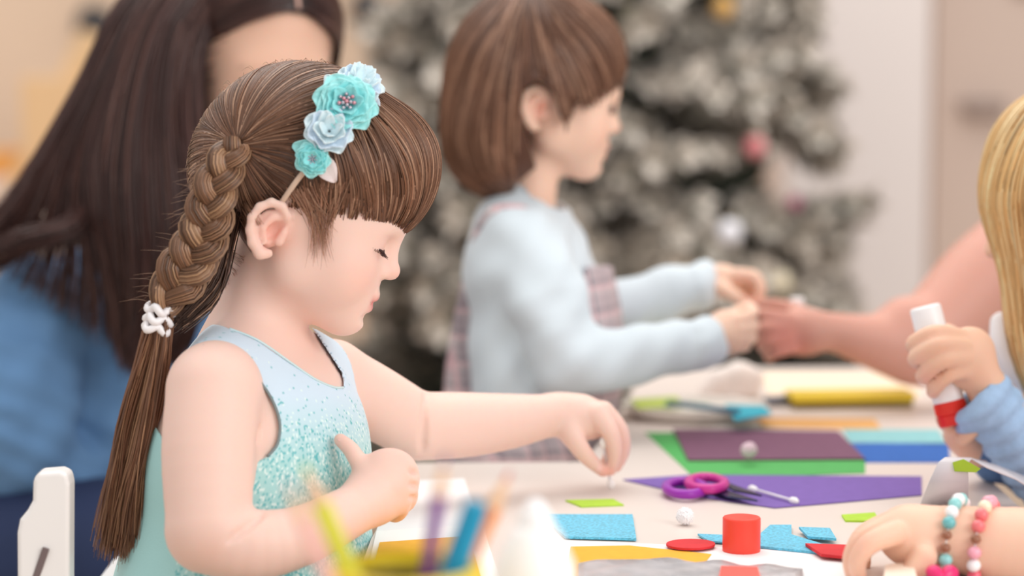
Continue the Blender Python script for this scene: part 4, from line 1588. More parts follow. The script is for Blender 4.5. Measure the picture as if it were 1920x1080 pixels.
# pinafore
M_plaid = plaid_mat('grey_pink_plaid', srgb(224, 210, 210), srgb(176, 164, 170), srgb(140, 128, 138), srgb(220, 180, 186), .026)
SP = SDF()
torso_c(SP, .025)
SP.inflate(.014)
SP.cut(poly_sd([(1098, 500), (1250, 490), (1250, 800), (1060, 800), (1060, 742), (1086, 640)]), .002)
vp, fp = SP.mesh(.003)
wobj('pinafore_bib', to_world(vp), fp, M_plaid, g2)
SP = SDF()
limb(SP, qc, rc, [(1004, 404, -58, 12), (950, 392, -62, 13), (912, 412, -54, 13), (890, 470, -36, 13), (878, 550, -14, 18), (870, 630, 0, 26), (868, 700, 6, 34), (872, 790, 10, 44), (880, 880, 10, 60)], .02)
vp, fp = SP.mesh(.003)
wobj('pinafore_back', to_world(vp), fp, M_plaid, g2)
SP = SDF()
SP.ell(qc(985, 850, 0), (.075, .05, .10), TC, .02)
limb(SP, qc, rc, [(985, 860, 0, 120), (985, 1150, 0, 180)], .03)
SP.ell(qc(985, 1150, 0), (.12, .06, .14), TC, .02)
vp, fp = SP.mesh(.005)
vp = wrinkle(vp, SP.grad(vp), [(.003, 130, (1, 0, .6), 0)])
wobj('skirt', to_world(vp), fp, M_plaid, g2)
SL = SDF()
for w in (-55, 55):
    limb(SL, qc, rc, [(985, 1200, w, 95), (985, 1750, w, 60), (985, 1985, w, 50), (1070, 2010, w, 42)], .02)
vl, fl = SL.mesh(.008)
wobj('leggings', to_world(vl), fl, mat('grey_leggings', srgb(170, 165, 170), rough=.8), g2)

# bob hair
SHc = SDF()
SHc.ell(qc(985, 170, 0), (.0795, .0935, .0815), np.array([[.99, -.12, 0], [.12, .99, 0], [0, 0, 1]]), .01)
SHc.ell(qc(925, 240, 0), (.049, .062, .070), np.array([[.95, .31, 0], [-.31, .95, 0], [0, 0, 1]]), .02)
SHc.ell(qc(942, 305, 0), (.033, .034, .060), np.array([[.9, .43, 0], [-.43, .9, 0], [0, 0, 1]]), .02)
SHc.ell(qc(1078, 110, 0), (.046, .050, .060), None, .02)
SHc.ell(HC.p(-24, 145, 0), np.array([208, 178, 181]) * HC.s, HC.B, .01)
SHcF = SDF(); SHcF.ops = list(SHc.ops)
SHc.cut(poly_sd([(780, -120), (1240, -120), (1200, 110), (1163, 150), (1136, 168), (1116, 172), (1104, 196), (1092, 180), (1078, 200), (1064, 232), (1050, 218), (1040, 176), (1010, 150), (984, 164), (976, 205), (988, 258), (1006, 314), (960, 352), (896, 374), (836, 330), (780, 200)]), .002)
vh, fh = SHc.mesh(.003)
ch_ = np.repeat(np.array(srgb(86, 54, 38))[None], len(vh), 0)
crown = qc(985, -10, 0)


def flow_c(p):
    u = px_of(p)
    x = np.clip((u[:, 0] - 985) / 150, -1.2, 1.3); y = np.clip(u[:, 1] / 300, 0, 1)
    fx = x * (1 - y) * 1.2 + np.where(u[:, 0] > 1040, .22, 0) + np.where((u[:, 0] < 985), .5 * np.clip((u[:, 1] - 230) / 130, 0, 1), 0)
    return np.stack([fx, -np.ones(len(p)), np.zeros(len(p))], 1)


cand = vh[vh[:, 2] < 2.37]
sd = cand[rng.integers(0, len(cand), 2000)]
A = flow_strands(SHcF, sd, flow_c, m=11, step=.0085, off=.001)


def lim_c(x):
    return np.interp(x, [830, 896, 968, 978, 1030, 1044, 1062, 1080, 1100, 1136, 1163], [330, 374, 352, 150, 148, 185, 240, 205, 205, 178, 158])


jit_end = rng.normal(0, 6, (len(A), 1))
A = clip_fringe(A, lambda x: lim_c(x) + jit_end)
hb_c = srgb(110, 76, 58)
parts = [(to_world(vh), fh, ch_), strand_mesh(A, rng.uniform(.0006, .0012, len(A)), hair_cols(len(A), hb_c, .25, srgb(168, 128, 104), .15))]
V, Fc, C = merge_parts(parts)
wobj('hair', V, Fc, M_hair, g2, C)

# ================================================================== woman with long dark hair
qb, rb = person('woman', 2.42)
wm = make_empty('person', to_world(P(140, 1900, 2.5)), 'woman with long straight dark hair and blue shirt seated behind the braided girl', 'person')
HB = Head(qb(466, 176, 0), 22, 62, 0, .000476)
SB = SDF()
build_head(SB, HB, .7)
limb(SB, qb, rb, [(440, 250, 10, 85), (360, 420, 60, 95), (320, 500, 80, 110)], .02)
limb(SB, qb, rb, [(100, 620, 0, 80), (40, 830, -60, 60), (280, 920, 50, 42)], .02)
SB.ell(qb(320, 924, 60), (.045, .022, .03), None, .012)
for k_ in range(4):
    limb(SB, qb, rb, [(345, 912 + 10 * k_, 50 + 16 * k_, 16), (405, 920 + 10 * k_, 46 + 16 * k_, 14), (440, 938 + 8 * k_, 50 + 14 * k_, 11)], .004)
limb(SB, qb, rb, [(310, 912, 50, 20), (350, 892, 30, 15), (385, 894, 25, 11)], .005)
vb, fb = SB.mesh(.0036)
spots = face_spots(HB, LIP, BLUSH, .8)
for g in (-1, 1):
    for t in np.linspace(0, 1, 7):
        spots.append((HB.p(182 - 26 * t, 98 + 10 * math.sin(t * 2.6), (26 + 62 * t) * g), 8 * HB.s, srgb(120, 84, 70), .75))
wobj('body', to_world(vb), fb, M_skin, wm, blend_cols(vb, srgb(238, 194, 170), spots))
eyelashes(HB, wm, M_lash, -1)
eyelashes(HB, wm, M_lash, 1)
# shirt and trousers
SS = SDF()
limb(SS, qb, rb, [(320, 500, 80, 110), (230, 560, 60, 130), (100, 600, 0, 112)], .03)
limb(SS, qb, rb, [(200, 640, 40, 135), (205, 740, 40, 145), (195, 830, 40, 130)], .03)
limb(SS, qb, rb, [(320, 560, 90, 130), (380, 640, 110, 110)], .03)
limb(SS, qb, rb, [(380, 640, 110, 90), (430, 900, 90, 75), (420, 1050, 0, 60)], .02)
limb(SS, qb, rb, [(70, 600, -20, 118), (36, 720, -50, 114), (30, 830, -70, 100)], .006)
limb(SS, qb, rb, [(30, 840, -70, 96), (130, 900, -20, 80), (260, 920, 40, 62)], .01)
vs_, fs_ = SS.mesh(.004)
vs_ = wrinkle(vs_, SS.grad(vs_), [(.0035, 62, (.5, .8, .1), 0.6), (.0022, 120, (.85, -.5, .2), 1.0), (.0014, 210, (.3, .9, .3), 2)])
wobj('shirt', to_world(vs_), fs_, mat('blue_cotton_shirt', srgb(98, 138, 182), rough=.85, noise=(30, .06), bump=(400, .15, .001)), wm)
SS = SDF()
for w in (20, 150):
    limb(SS, qb, rb, [(60, 1066, w - 60, 185), (300, 1080, w - 60, 165), (520, 1150, w - 60, 140), (540, 1160, w - 60, 135), (520, 1750, w - 60, 90), (620, 1790, w - 80, 60)], .03)
vt, ft_ = SS.mesh(.008)
wobj('trousers', to_world(vt), ft_, mat('navy_trousers', srgb(34, 48, 84), rough=.85, noise=(30, .08)), wm)
# hair
SHb = SDF()
SHb.ell(HB.p(-24, 145, 0), np.array([207, 178, 180]) * HB.s, HB.B, .01)
SHb.ell(HB.p(20, 40, 0), np.array([122, 124, 158]) * HB.s, HB.B, .03)
SHbF = SDF(); SHbF.ops = list(SHb.ops)


def hairline(x, y, z):
    dx, dy, dz = x - HB.O[0], y - HB.O[1], z - HB.O[2]
    F_ = (HB.B[0, 0] * dx + HB.B[1, 0] * dy + HB.B[2, 0] * dz) / HB.s
    U_ = (HB.B[0, 1] * dx + HB.B[1, 1] * dy + HB.B[2, 1] * dz) / HB.s
    L_ = (HB.B[0, 2] * dx + HB.B[1, 2] * dy + HB.B[2, 2] * dz) / HB.s
    a = F_ - 52
    b = (222 - .0045 * L_ * L_) - U_
    return np.minimum(a, b) * HB.s


SHb.cut(hairline, .003)
vh, fh = SHb.mesh(.0035)
hb_b = srgb(64, 38, 34)
parts = [(to_world(vh), fh, np.repeat(np.array(srgb(40, 22, 20))[None], len(vh), 0))]


def flow_b(p):
    c = HB.canon(p)
    sgn = np.where(c[:, 2] < 14, -1.0, 1.0)
    d = HB.B[:, 2][None] * sgn[:, None] * 1.0 - HB.B[:, 1][None] * .55 - HB.B[:, 0][None] * .35
    return d


sd = vh[rng.integers(0, len(vh), 1900)]
cc = HB.canon(sd)
sd = sd[np.abs(cc[:, 2] - 14) > 7]
A = flow_strands(SHbF, sd, flow_b, m=10, step=.008, off=.001)
for i in range(1, A.shape[1]):
    bad = hairline(A[:, i, 0], A[:, i, 1], A[:, i, 2]) > 0
    A[bad, i] = A[bad, i - 1]
parts.append(strand_mesh(A, rng.uniform(.0006, .0012, len(A)), hair_cols(len(A), hb_b, .28, srgb(104, 70, 62), .12)))
# pale parting line
pt = [HB.p(f_, u_, 14) for f_, u_ in ((150, 226), (120, 262), (80, 292), (30, 312), (-30, 322))]
pt = SHbF.project(catmull(np.array(pt), np.linspace(0, 1, 20)), .0012)
mbp = MB(); mbp.tube(to_world(pt), .0021, 6); mbp.build('hair_parting', mat('scalp_skin', srgb(206, 166, 152), rough=.6), wm, True)
CORE = SDF()
limb(CORE, qb, rb, [(345, -30, -30, 95), (312, 120, -50, 85), (292, 300, -60, 92), (290, 430, -66, 84), (280, 550, -70, 62), (252, 650, -74, 26)], .03)
limb(CORE, qb, rb, [(270, 150, -50, 70), (190, 280, -56, 42), (110, 350, -56, 14), (60, 392, -50, 4)], .03)
vk, fk = CORE.mesh(.004)
parts.append((to_world(vk), fk, np.repeat(np.array(srgb(44, 25, 22))[None], len(vk), 0)))
gl = [[qb(440, -10, -60), qb(392, 40, -90), qb(374, 110, -100), qb(372, 220, -120), qb(384, 360, -140), qb(388, 480, -145), qb(362, 600, -140), qb(330, 670, -130)],
      [qb(420, -40, -70), qb(350, 50, -110), qb(326, 190, -130), qb(332, 340, -150), qb(340, 470, -150), qb(312, 590, -140), qb(280, 680, -125)],
      [qb(380, -60, -60), qb(300, 50, -105), qb(262, 200, -125), qb(252, 350, -140), qb(262, 480, -140), qb(262, 600, -125), qb(252, 690, -110)],
      [qb(340, -60, -50), qb(262, 30, -85), qb(205, 180, -105), qb(172, 300, -110), qb(182, 420, -110), qb(212, 540, -110), qb(238, 660, -105)],
      [qb(330, -60, -40), qb(238, 20, -70), qb(162, 170, -85), qb(92, 300, -90), qb(38, 390, -85), qb(-40, 470, -80)],
      [qb(330, -60, -30), qb(234, 0, -50), qb(150, 160, -60), qb(72, 300, -60), qb(8, 390, -60), qb(-70, 470, -60)]]
A = guide_strands(gl, 2300, 20, .003, 21, endjit=.005, wav=.0005)
parts.append(strand_mesh(A, rng.uniform(.0007, .0014, len(A)), hair_cols(len(A), hb_b, .3, srgb(108, 72, 62), .12)))
gl = [[qb(190, 370, -90), qb(140, 436, -125), qb(60, 462, -130), qb(-30, 510, -120)], [qb(170, 350, -80), qb(120, 420, -120), qb(40, 440, -125), qb(-40, 480, -110)]]
A = guide_strands(gl, 150, 14, .0034, 22, endjit=.006)
parts.append(strand_mesh(A, rng.uniform(.0006, .0011, len(A)), hair_cols(len(A), hb_b, .3)))
V, Fc, C = merge_parts(parts)
wobj('hair', V, Fc, M_hair, wm, C)

# ================================================================== person reaching in from the right
qd, rd = person('reach', 2.40)
pd = make_empty('person', to_world(P(2080, 1900, 2.5)), 'person in white top at the right reaching a bare arm to the bob haired child', 'person')
SD = SDF()
SD.ell(qd(1500, 622, -20), (.026, .0225, .015), np.array([[.97, .22, 0], [-.22, .97, 0], [0, 0, 1]]), .01)
limb(SD, qd, rd, [(1520, 620, -18, 38), (1560, 622, -10, 37), (1610, 634, 0, 45), (1680, 648, 20, 62), (1722, 650, 30, 70)], .012)
limb(SD, qd, rd, [(1722, 650, 30, 70), (1780, 590, 50, 78), (1850, 520, 70, 86), (1960, 440, 90, 92)], .012)
SD.ball(qd(1694, 598, 20), rd(40), .02)
for fg in ([(1482, 600, -34, 15), (1448, 592, -42, 13), (1424, 588, -36, 11), (1412, 578, -24, 9)],
           [(1476, 614, -36, 15), (1438, 614, -46, 13), (1420, 622, -34, 11), (1424, 632, -20, 9)],
           [(1478, 632, -34, 15), (1442, 638, -44, 13), (1428, 648, -32, 11), (1434, 654, -18, 9)],
           [(1486, 650, -30, 14), (1456, 660, -38, 12), (1440, 668, -28, 10), (1446, 672, -16, 8)],
           [(1520, 596, -10, 18), (1480, 578, -6, 14), (1446, 570, -4, 11), (1424, 570, -4, 9)]):
    limb(SD, qd, rd, fg, .0035)
HD = Head(qd(2230, 230, 110), 12, 200, 0, .00044)
build_head(SD, HD, .7)
limb(SD, qd, rd, [(2230, 330, 120, 80), (2200, 450, 120, 85)], .02)
limb(SD, qd, rd, [(1960, 450, 90, 80), (2340, 480, 150, 80)], .02)
vd_, fd_ = SD.mesh(.0034)
wobj('body', to_world(vd_), fd_, M_skin, pd, blend_cols(vd_, srgb(210, 156, 140), [(qd(1460, 630, -40), .025, srgb(222, 132, 122), .6), (qd(1490, 650, -30), .018, srgb(222, 132, 122), .5)]))
SS = SDF()
limb(SS, qd, rd, [(2080, 540, 110, 110), (2070, 640, 110, 110), (2080, 900, 110, 130)], .03)
limb(SS, qd, rd, [(2280, 540, 130, 110), (2260, 900, 130, 130)], .03)
vs_, fs_ = SS.mesh(.006)
wobj('shirt', to_world(vs_), fs_, mat('white_cotton_top', srgb(246, 244, 246), rough=.85), pd)
SS = SDF(); SS.ell(HD.p(-30, 152, 0), np.array([206, 176, 182]) * HD.s, HD.B, .01); SS.ell(HD.p(-90, 20, 0), np.array([105, 150, 152]) * HD.s, HD.B, .02)
limb(SS, qd, rd, [(2270, 200, 110, 110), (2290, 480, 130, 80)], .03)
vs_, fs_ = SS.mesh(.006)
wobj('hair', to_world(vs_), fs_, M_hair, pd, np.repeat(np.array(srgb(120, 84, 60))[None], len(vs_), 0))
SS = SDF()
for w in (30, 160):
    limb(SS, qd, rd, [(2180, 1000, w, 130), (2180, 1850, w, 90)], .02)
vs_, fs_ = SS.mesh(.009)
wobj('trousers', to_world(vs_), fs_, mat('grey_trousers', srgb(120, 124, 136), rough=.85), pd)
# white paper tip held in that hand
tag(MB().prism([tuple(to_world(qd(1486, 568, -2))[:2]), tuple(to_world(qd(1508, 560, -2))[:2]), tuple(to_world(qd(1504, 572, 14))[:2]), tuple(to_world(qd(1480, 576, 14))[:2])], to_world(qd(1490, 572, 0))[2], to_world(qd(1490, 560, 0))[2]).build('paper_scrap', M_white), 'white paper scrap held between the reaching hand and the child', 'paper')

# ================================================================== blond child in denim with glue stick
qe, re = person('denim', 2.0)
pe = make_empty('person', to_world(P(2060, 2200, 2.05)), 'blond child in light denim jacket at the right edge holding a glue stick', 'person')
SE = SDF()
HE = Head(qe(2030, 430, 20), 20, 205, 0, .00039)
build_head(SE, HE)
limb(SE, qe, re, [(2040, 520, 30, 80), (2060, 640, 40, 85)], .02)
# glue hand
SE.ell(qe(1812, 668, -26), (.0225, .0255, .014), np.array([[.8, .6, 0], [-.6, .8, 0], [0, 0, 1]]), .01)
limb(SE, qe, re, [(1812, 672, -26, 38), (1842, 712, -24, 38), (1880, 770, -18, 44), (2010, 905, 10, 58), (2080, 800, 30, 62)], .01)
for fg in ([(1796, 632, -34, 18), (1752, 624, -50, 16), (1714, 642, -36, 14.5), (1712, 652, -8, 12)],
           [(1802, 650, -40, 19), (1758, 648, -56, 17), (1717, 670, -40, 15), (1720, 680, -8, 12)],
           [(1806, 672, -42, 19), (1766, 676, -56, 17), (1731, 704, -38, 15), (1738, 710, -8, 12)],
           [(1808, 694, -38, 18), (1778, 704, -46, 15), (1750, 732, -32, 13.5), (1756, 736, -8, 11)],
           [(1806, 648, -8, 20), (1776, 622, 14, 16), (1742, 622, 16, 13)]):
    limb(SE, qe, re, fg, .003)
# other hand below the red end
limb(SE, qe, re, [(2000, 880, 60, 50), (1880, 862, 40, 40), (1822, 834, 20, 34), (1800, 815, 10, 32)], .01)
for fg in ([(1790, 806, -4, 15), (1768, 790, -10, 13), (1766, 770, -12, 11)], [(1800, 802, 12, 15), (1776, 782, 14, 13), (1774, 764, 12, 11)],
           [(1812, 800, 24, 14), (1792, 782, 28, 12), (1790, 764, 24, 10)], [(1820, 806, 34, 13), (1806, 788, 38, 11), (1806, 772, 34, 9)],
           [(1806, 822, -14, 15), (1826, 806, -24, 12), (1830, 784, -26, 10)]):
    limb(SE, qe, re, fg, .003)
ve, fe = SE.mesh(.0026)
wobj('body', to_world(ve), fe, M_skin, pe, blend_cols(ve, srgb(242, 200, 174), [(qe(1756, 640, -50), .012, BLUSH, .3), (qe(1740, 700, -50), .012, BLUSH, .3)]))
SS = SDF()
M_denim = mat('light_denim', srgb(166, 200, 236), rough=.85, noise=(120, .08), bump=(900, .25, .001))
limb(SS, qe, re, [(1852, 762, -20, 60), (1878, 788, -16, 58), (1930, 848, -4, 70), (2020, 900, 12, 88), (2100, 800, 30, 95), (2090, 700, 40, 100)], .015)
for k_ in range(11):
    a = 2 * math.pi * k_ / 11
    SS.ball(qe(1838 + 44 * math.cos(a) * .72, 764 - 44 * math.cos(a) * .72 + 8 * math.sin(3 * a), -20 + 24 * math.sin(a)), re(15), .012)
SS.cone(qe(1815, 725, -22), qe(1836, 748, -20), re(50), re(36), .004, True)
vs_, fs_ = SS.mesh(.0026)
vs_ = wrinkle(vs_, SS.grad(vs_), [(.0012, 420, (.6, -.75, .2), 0), (.0012, 150, (.7, .6, .3), 1)])
wobj('sleeve', to_world(vs_), fs_, M_denim, pe)
SS = SDF()
limb(SS, qe, re, [(1838, 842, 26, 40), (1890, 868, 42, 46), (2010, 880, 62, 66), (2200, 820, 90, 90)], .015)
limb(SS, qe, re, [(2120, 760, 60, 150), (2120, 1200, 60, 180)], .03)
limb(SS, qe, re, [(1975, 830, 60, 70), (2060, 800, 60, 110)], .03)
vs_, fs_ = SS.mesh(.004)
vs_ = wrinkle(vs_, SS.grad(vs_), [(.0018, 190, (.6, -.75, .2), 0)])
wobj('jacket', to_world(vs_), fs_, mat('mid_denim', srgb(104, 142, 190), rough=.85, noise=(120, .08), bump=(900, .25, .001)), pe)
SS = SDF()
for w in (-20, 110):
    limb(SS, qe, re, [(2120, 1250, w, 140), (1900, 1330, w, 110), (1880, 1340, w, 105), (1890, 2150, w, 75)], .02)
vs_, fs_ = SS.mesh(.009)
wobj('trousers', to_world(vs_), fs_, mat('navy_denim', srgb(44, 70, 118), rough=.85), pe)
# white collar
SS = SDF()
limb(SS, qe, re, [(1878, 606, 60, 22), (1884, 650, 50, 26), (1908, 696, 40, 24), (1960, 720, 40, 40)], .02)
vs_, fs_ = SS.mesh(.003)
wobj('collar', to_world(vs_), fs_, MATS['white_cotton_top'], pe)
SHe = SDF()
SHe.ell(qe(2000, 330, 20), (.0695, .076, .08), None, .01)
limb(SHe, qe, re, [(1962, 400, 0, 104), (1958, 520, 0, 80), (1966, 640, 4, 72), (1990, 760, 10, 50)], .03)
vh, fh = SHe.mesh(.0035)
cand = vh[(vh[:, 2] < 2.03) & (vh[:, 0] < qe(2100, 300)[0])]
sd = cand[rng.integers(0, len(cand), 1300)]


def flow_e(p):
    u = px_of(p)
    return np.stack([np.clip((u[:, 0] - 1990) / 160, -1, 1) * (1 - np.clip((u[:, 1] - 180) / 200, 0, 1)) * 1.4, -np.ones(len(p)), np.zeros(len(p))], 1)


A = flow_strands(SHe, sd, flow_e, m=11, step=.0085, off=.001)
parts = [(to_world(vh), fh, np.repeat(np.array(srgb(190, 140, 84))[None], len(vh), 0)), strand_mesh(A, rng.uniform(.0007, .0013, len(A)), hair_cols(len(A), srgb(220, 176, 118), .16, srgb(246, 220, 170), .2))]
V, Fc, C = merge_parts(parts)
wobj('hair', V, Fc, M_hair, pe, C)
# glue stick
ga, gbt = to_world(qe(1734, 574, -16)), to_world(qe(1790, 796, -18))
axg = (gbt - ga); Lg = np.linalg.norm(axg); axg /= Lg
gs = make_empty('glue_stick', (ga + gbt) / 2, 'white glue stick with ribbed red end held by the denim child', 'glue stick')
rg = 29.5 * 1.985 / FPX
MB().lathe(ga, axg, [(0, rg * .86), (.001, rg * .96), (.002, rg), (Lg - .020, rg), (Lg - .020, rg * .9)], 32).build('barrel', mat('white_glue_plastic', srgb(250, 250, 252), rough=.3), gs, True, 40)
mbk = MB(); nr = 36
prf = [(0, .93), (.001, 1.0), (.011, 1.0), (.0115, .95), (.012, 1.02), (.0195, 1.02), (.0205, .95)]
MB().lathe(ga + axg * (Lg - .0205), axg, [(t, rg * .97 * k_) for t, k_ in prf], 32).build('screw_base', mat('glossy_red_plastic', srgb(232, 40, 34), rough=.3), gs, True, 30)
e1 = np.cross(axg, [0, 0, 1.0]); e1 /= np.linalg.norm(e1); e2 = np.cross(axg, e1)
for k_ in range(nr):
    a = 2 * math.pi * k_ / nr
    dd = e1 * math.cos(a) + e2 * math.sin(a)
    mbk.tube([ga + axg * (Lg - .0185) + dd * rg * .975, ga + axg * (Lg - .0105) + dd * rg * .975], .0006, 4)
mbk.build('grip_ribs', mat('orange_red_plastic', srgb(246, 70, 52), rough=.35), gs)
gs.children[-1]['kind'] = 'stuff'
MB().lathe(ga + axg * .018, axg, [(0, rg * 1.005), (.012, rg * 1.005)], 32).build('label_band', mat('pale_grey_label', srgb(216, 216, 222), rough=.5), gs, True, 40)

# standing bent card with a lime scrap on it
d_ = 1.86
card = [[T(1722, 956), T(1816, 956)], [to_world(P(1742, 905, 1.868)), to_world(P(1816, 905, 1.875))], [to_world(P(1760, 866, 1.872)), to_world(P(1815, 868, 1.88))],
        [to_world(P(1772, 857, 1.882)), to_world(P(1822, 860, 1.89))], [to_world(P(1820, 858, 1.93)), to_world(P(1850, 876, 1.89))], [to_world(P(1870, 872, 1.94)), to_world(P(1905, 898, 1.90))], [to_world(P(1930, 896, 1.94)), to_world(P(1950, 926, 1.90))]]
cv = np.array([p for r_ in card for p in r_])
cf = [(2 * i, 2 * i + 1, 2 * i + 3, 2 * i + 2) for i in range(len(card) - 1)]
o = wobj('folded_card', cv, cf, mat('pale_grey_card', srgb(226, 222, 228), rough=.5))
o.modifiers.new('thick', 'SOLIDIFY').thickness = .0008
tag(o, 'pale grey folded card standing behind the bracelet hand', 'card')
lp = [to_world(P(x, y, 1.875)) for x, y in ((1786, 868), (1806, 862), (1838, 880), (1830, 886), (1790, 884))]
lq = [p + np.array([0, -.0012, .0008]) for p in lp]
n_ = len(lp)
tag(MB().add(lp + lq, [tuple(range(n_)), tuple(range(2 * n_ - 1, n_ - 1, -1))] + [(i, n_ + i, n_ + (i + 1) % n_, (i + 1) % n_) for i in range(n_)]).build('felt_scrap', M_lime), 'lime green felt scrap stuck to the folded grey card', 'craft scrap')

# ================================================================== child with bracelets (hand in view)
qf, rf = person('bracelet', 1.68)
pf_ = make_empty('person', to_world(P(2280, 2500, 1.6)), 'child mostly out of view whose hand with bead bracelets rests at lower right', 'person')
SF = SDF()
SF.ell(qf(1706, 1006, 0), (.0235, .0185, .020), np.array([[.93, .37, 0], [-.37, .93, 0], [0, 0, 1]]), .012)
limb(SF, qf, rf, [(1716, 1004, 0, 50), (1775, 1006, 0, 58), (1850, 1020, 0, 70), (1960, 1040, -10, 84), (2080, 1090, -30, 92), (2230, 960, -20, 100), (2280, 800, 0, 105)], .015)
for fg in ([(1676, 1000, -22, 25), (1632, 1018, -30, 21), (1608, 1052, -28, 18), (1612, 1088, -20, 14)],
           [(1668, 988, -4, 26), (1620, 1010, -8, 21), (1597, 1046, -8, 18), (1600, 1084, -6, 14)],
           [(1670, 982, 14, 25), (1622, 1002, 12, 20), (1600, 1036, 12, 17), (1602, 1070, 12, 14)],
           [(1684, 980, 28, 23), (1642, 998, 30, 18), (1622, 1028, 30, 15), (1622, 1058, 28, 12)],
           [(1732, 1044, -22, 26), (1704, 1082, -24, 20), (1684, 1104, -20, 16)]):
    limb(SF, qf, rf, fg, .003)
HF = Head(qf(2330, 500, 0), 20, 180, 0, .000397)
build_head(SF, HF)
limb(SF, qf, rf, [(2350, 600, 0, 85), (2360, 760, 0, 95)], .02)
SF.ell(qf(2380, 1000, 20), (.085, .13, .10), None, .03)
vf, ff = SF.mesh(.0024)
wobj('body', to_world(vf), ff, M_skin, pf_, blend_cols(vf, srgb(240, 198, 174), [(qf(1612, 1080, -20), .01, BLUSH, .5), (qf(1620, 1015, -30), .012, BLUSH, .3)]))
SS = SDF(); SS.ell(qf(2380, 1020, 20), (.092, .125, .107), None, .03); SS.ell(qf(2380, 1250, 20), (.10, .15, .115), None, .03)
vs_, fs_ = SS.mesh(.006)
wobj('shirt', to_world(vs_), fs_, mat('pink_cotton_top', srgb(240, 170, 180), rough=.85), pf_)
SS = SDF()
for w in (-50, 80):
    limb(SS, qf, rf, [(2380, 1450, w, 150), (2100, 1500, w, 120), (2080, 1510, w, 115), (2080, 2450, w, 75)], .02)
vs_, fs_ = SS.mesh(.009)
wobj('trousers', to_world(vs_), fs_, mat('rose_trousers', srgb(200, 130, 140), rough=.85), pf_)
SS = SDF(); SS.ell(HF.p(-30, 152, 0), np.array([206, 176, 182]) * HF.s, HF.B, .01); SS.ell(HF.p(-90, 20, 0), np.array([105, 150, 152]) * HF.s, HF.B, .02)
vs_, fs_ = SS.mesh(.006)
wobj('hair', to_world(vs_), fs_, M_hair, pf_, np.repeat(np.array(srgb(130, 92, 66))[None], len(vs_), 0))

# bracelets
BM = {n: mat('bead_' + n, srgb(*c), rough=.28, coat=.3) for n, c in (('white', (252, 250, 252)), ('mint', (150, 214, 214)), ('pink', (244, 170, 188)), ('coral', (240, 120, 124)), ('wood', (150, 96, 70)), ('cream', (250, 236, 208)), ('gold', (214, 160, 80)), ('teal', (108, 186, 190)), ('rose', (236, 96, 120)))}


def bracelet(cx, cy, R, seq, label, br, tilt, skew=-.40):
    c = qf(cx, cy, 0)
    up = np.array([tilt, 1.0, 0]); up /= np.linalg.norm(up)
    e2 = np.array([skew, 0.05, -.92]); e2 /= np.linalg.norm(e2)
    r_ = make_empty('bracelet', to_world(c - up * R), label, 'bracelet')
    R_ = R * 1.68 / FPX
    n = len(seq)
    ring_ = [to_world(c + R_ * (math.cos(2 * math.pi * i / 40) * up + math.sin(2 * math.pi * i / 40) * e2)) for i in range(41)]
    MB().tube(ring_, .0006, 5).build('cord', mat('elastic_cord', srgb(230, 226, 226), rough=.5), r_, True)
    for i, nm in enumerate(seq):
        a = 2 * math.pi * (i + .5) / n
        p = c + R_ * (math.cos(a) * up + math.sin(a) * e2)
        t = -math.sin(a) * up + math.cos(a) * e2
        rb_ = br * 1.68 / FPX * (.72 if nm in ('wood', 'gold') else 1.0)
        pw, tw = to_world(p), to_world(p + t * .01) - to_world(p)
        tw /= np.linalg.norm(tw)
        prof = [(rb_ * (1 - math.cos(x)) * .92, rb_ * math.sin(x)) for x in np.linspace(.15, 3.0, 9)]
        MB().lathe(pw - tw * rb_ * .92, tw, prof, 14).build('bead', BM[nm], r_, True)
    return r_


bracelet(1792, 1012, 76, ['white', 'mint', 'white', 'teal', 'wood', 'wood', 'mint', 'white', 'white', 'mint', 'white', 'teal', 'white', 'mint', 'white', 'teal', 'white', 'mint', 'white', 'mint'], 'bead bracelet of white and mint beads nearer the hand', 13.2, .10)
br2 = bracelet(1846, 1020, 80, ['pink', 'cream', 'coral', 'coral', 'wood', 'pink', 'white', 'rose', 'gold', 'gold', 'pink', 'white', 'coral', 'pink', 'cream', 'rose', 'white', 'pink', 'coral', 'pink'], 'bead bracelet of pink, coral and cream beads on the forearm', 13.4, .12)
# heart charm
hp = []
for i in range(28):
    t = 2 * math.pi * i / 28
    hp.append((16 * math.sin(t) ** 3, 13 * math.cos(t) - 5 * math.cos(2 * t) - 2 * math.cos(3 * t) - math.cos(4 * t)))
hc = [to_world(qf(1768 + x * 1.9, 1082 - y * 1.7, -44)) for x, y in hp]
hd = [p + np.array([0, .006, 0]) for p in hc]
cen = [np.mean(hc, 0) + np.array([0, -.004, 0]), np.mean(hd, 0) + np.array([0, .003, 0])]
n_ = 28
hv = hc + hd + cen
hf = [(i, (i + 1) % n_, 2 * n_) for i in range(n_)] + [(n_ + (i + 1) % n_, n_ + i, 2 * n_ + 1) for i in range(n_)] + [(i, n_ + i, n_ + (i + 1) % n_, (i + 1) % n_) for i in range(n_)]
MB().add(hv, hf).build('heart_charm', mat('hot_pink_plastic', srgb(236, 44, 116), rough=.3), br2, True)
# small white card with red print under that hand
sheet('printed_card', [(1660, 1062), (1712, 1054), (1722, 1100), (1655, 1100)], mat('cream_card', srgb(250, 232, 214), rough=.6), 'small cream card under the thumb of the bracelet hand', 'card', .012, .001)
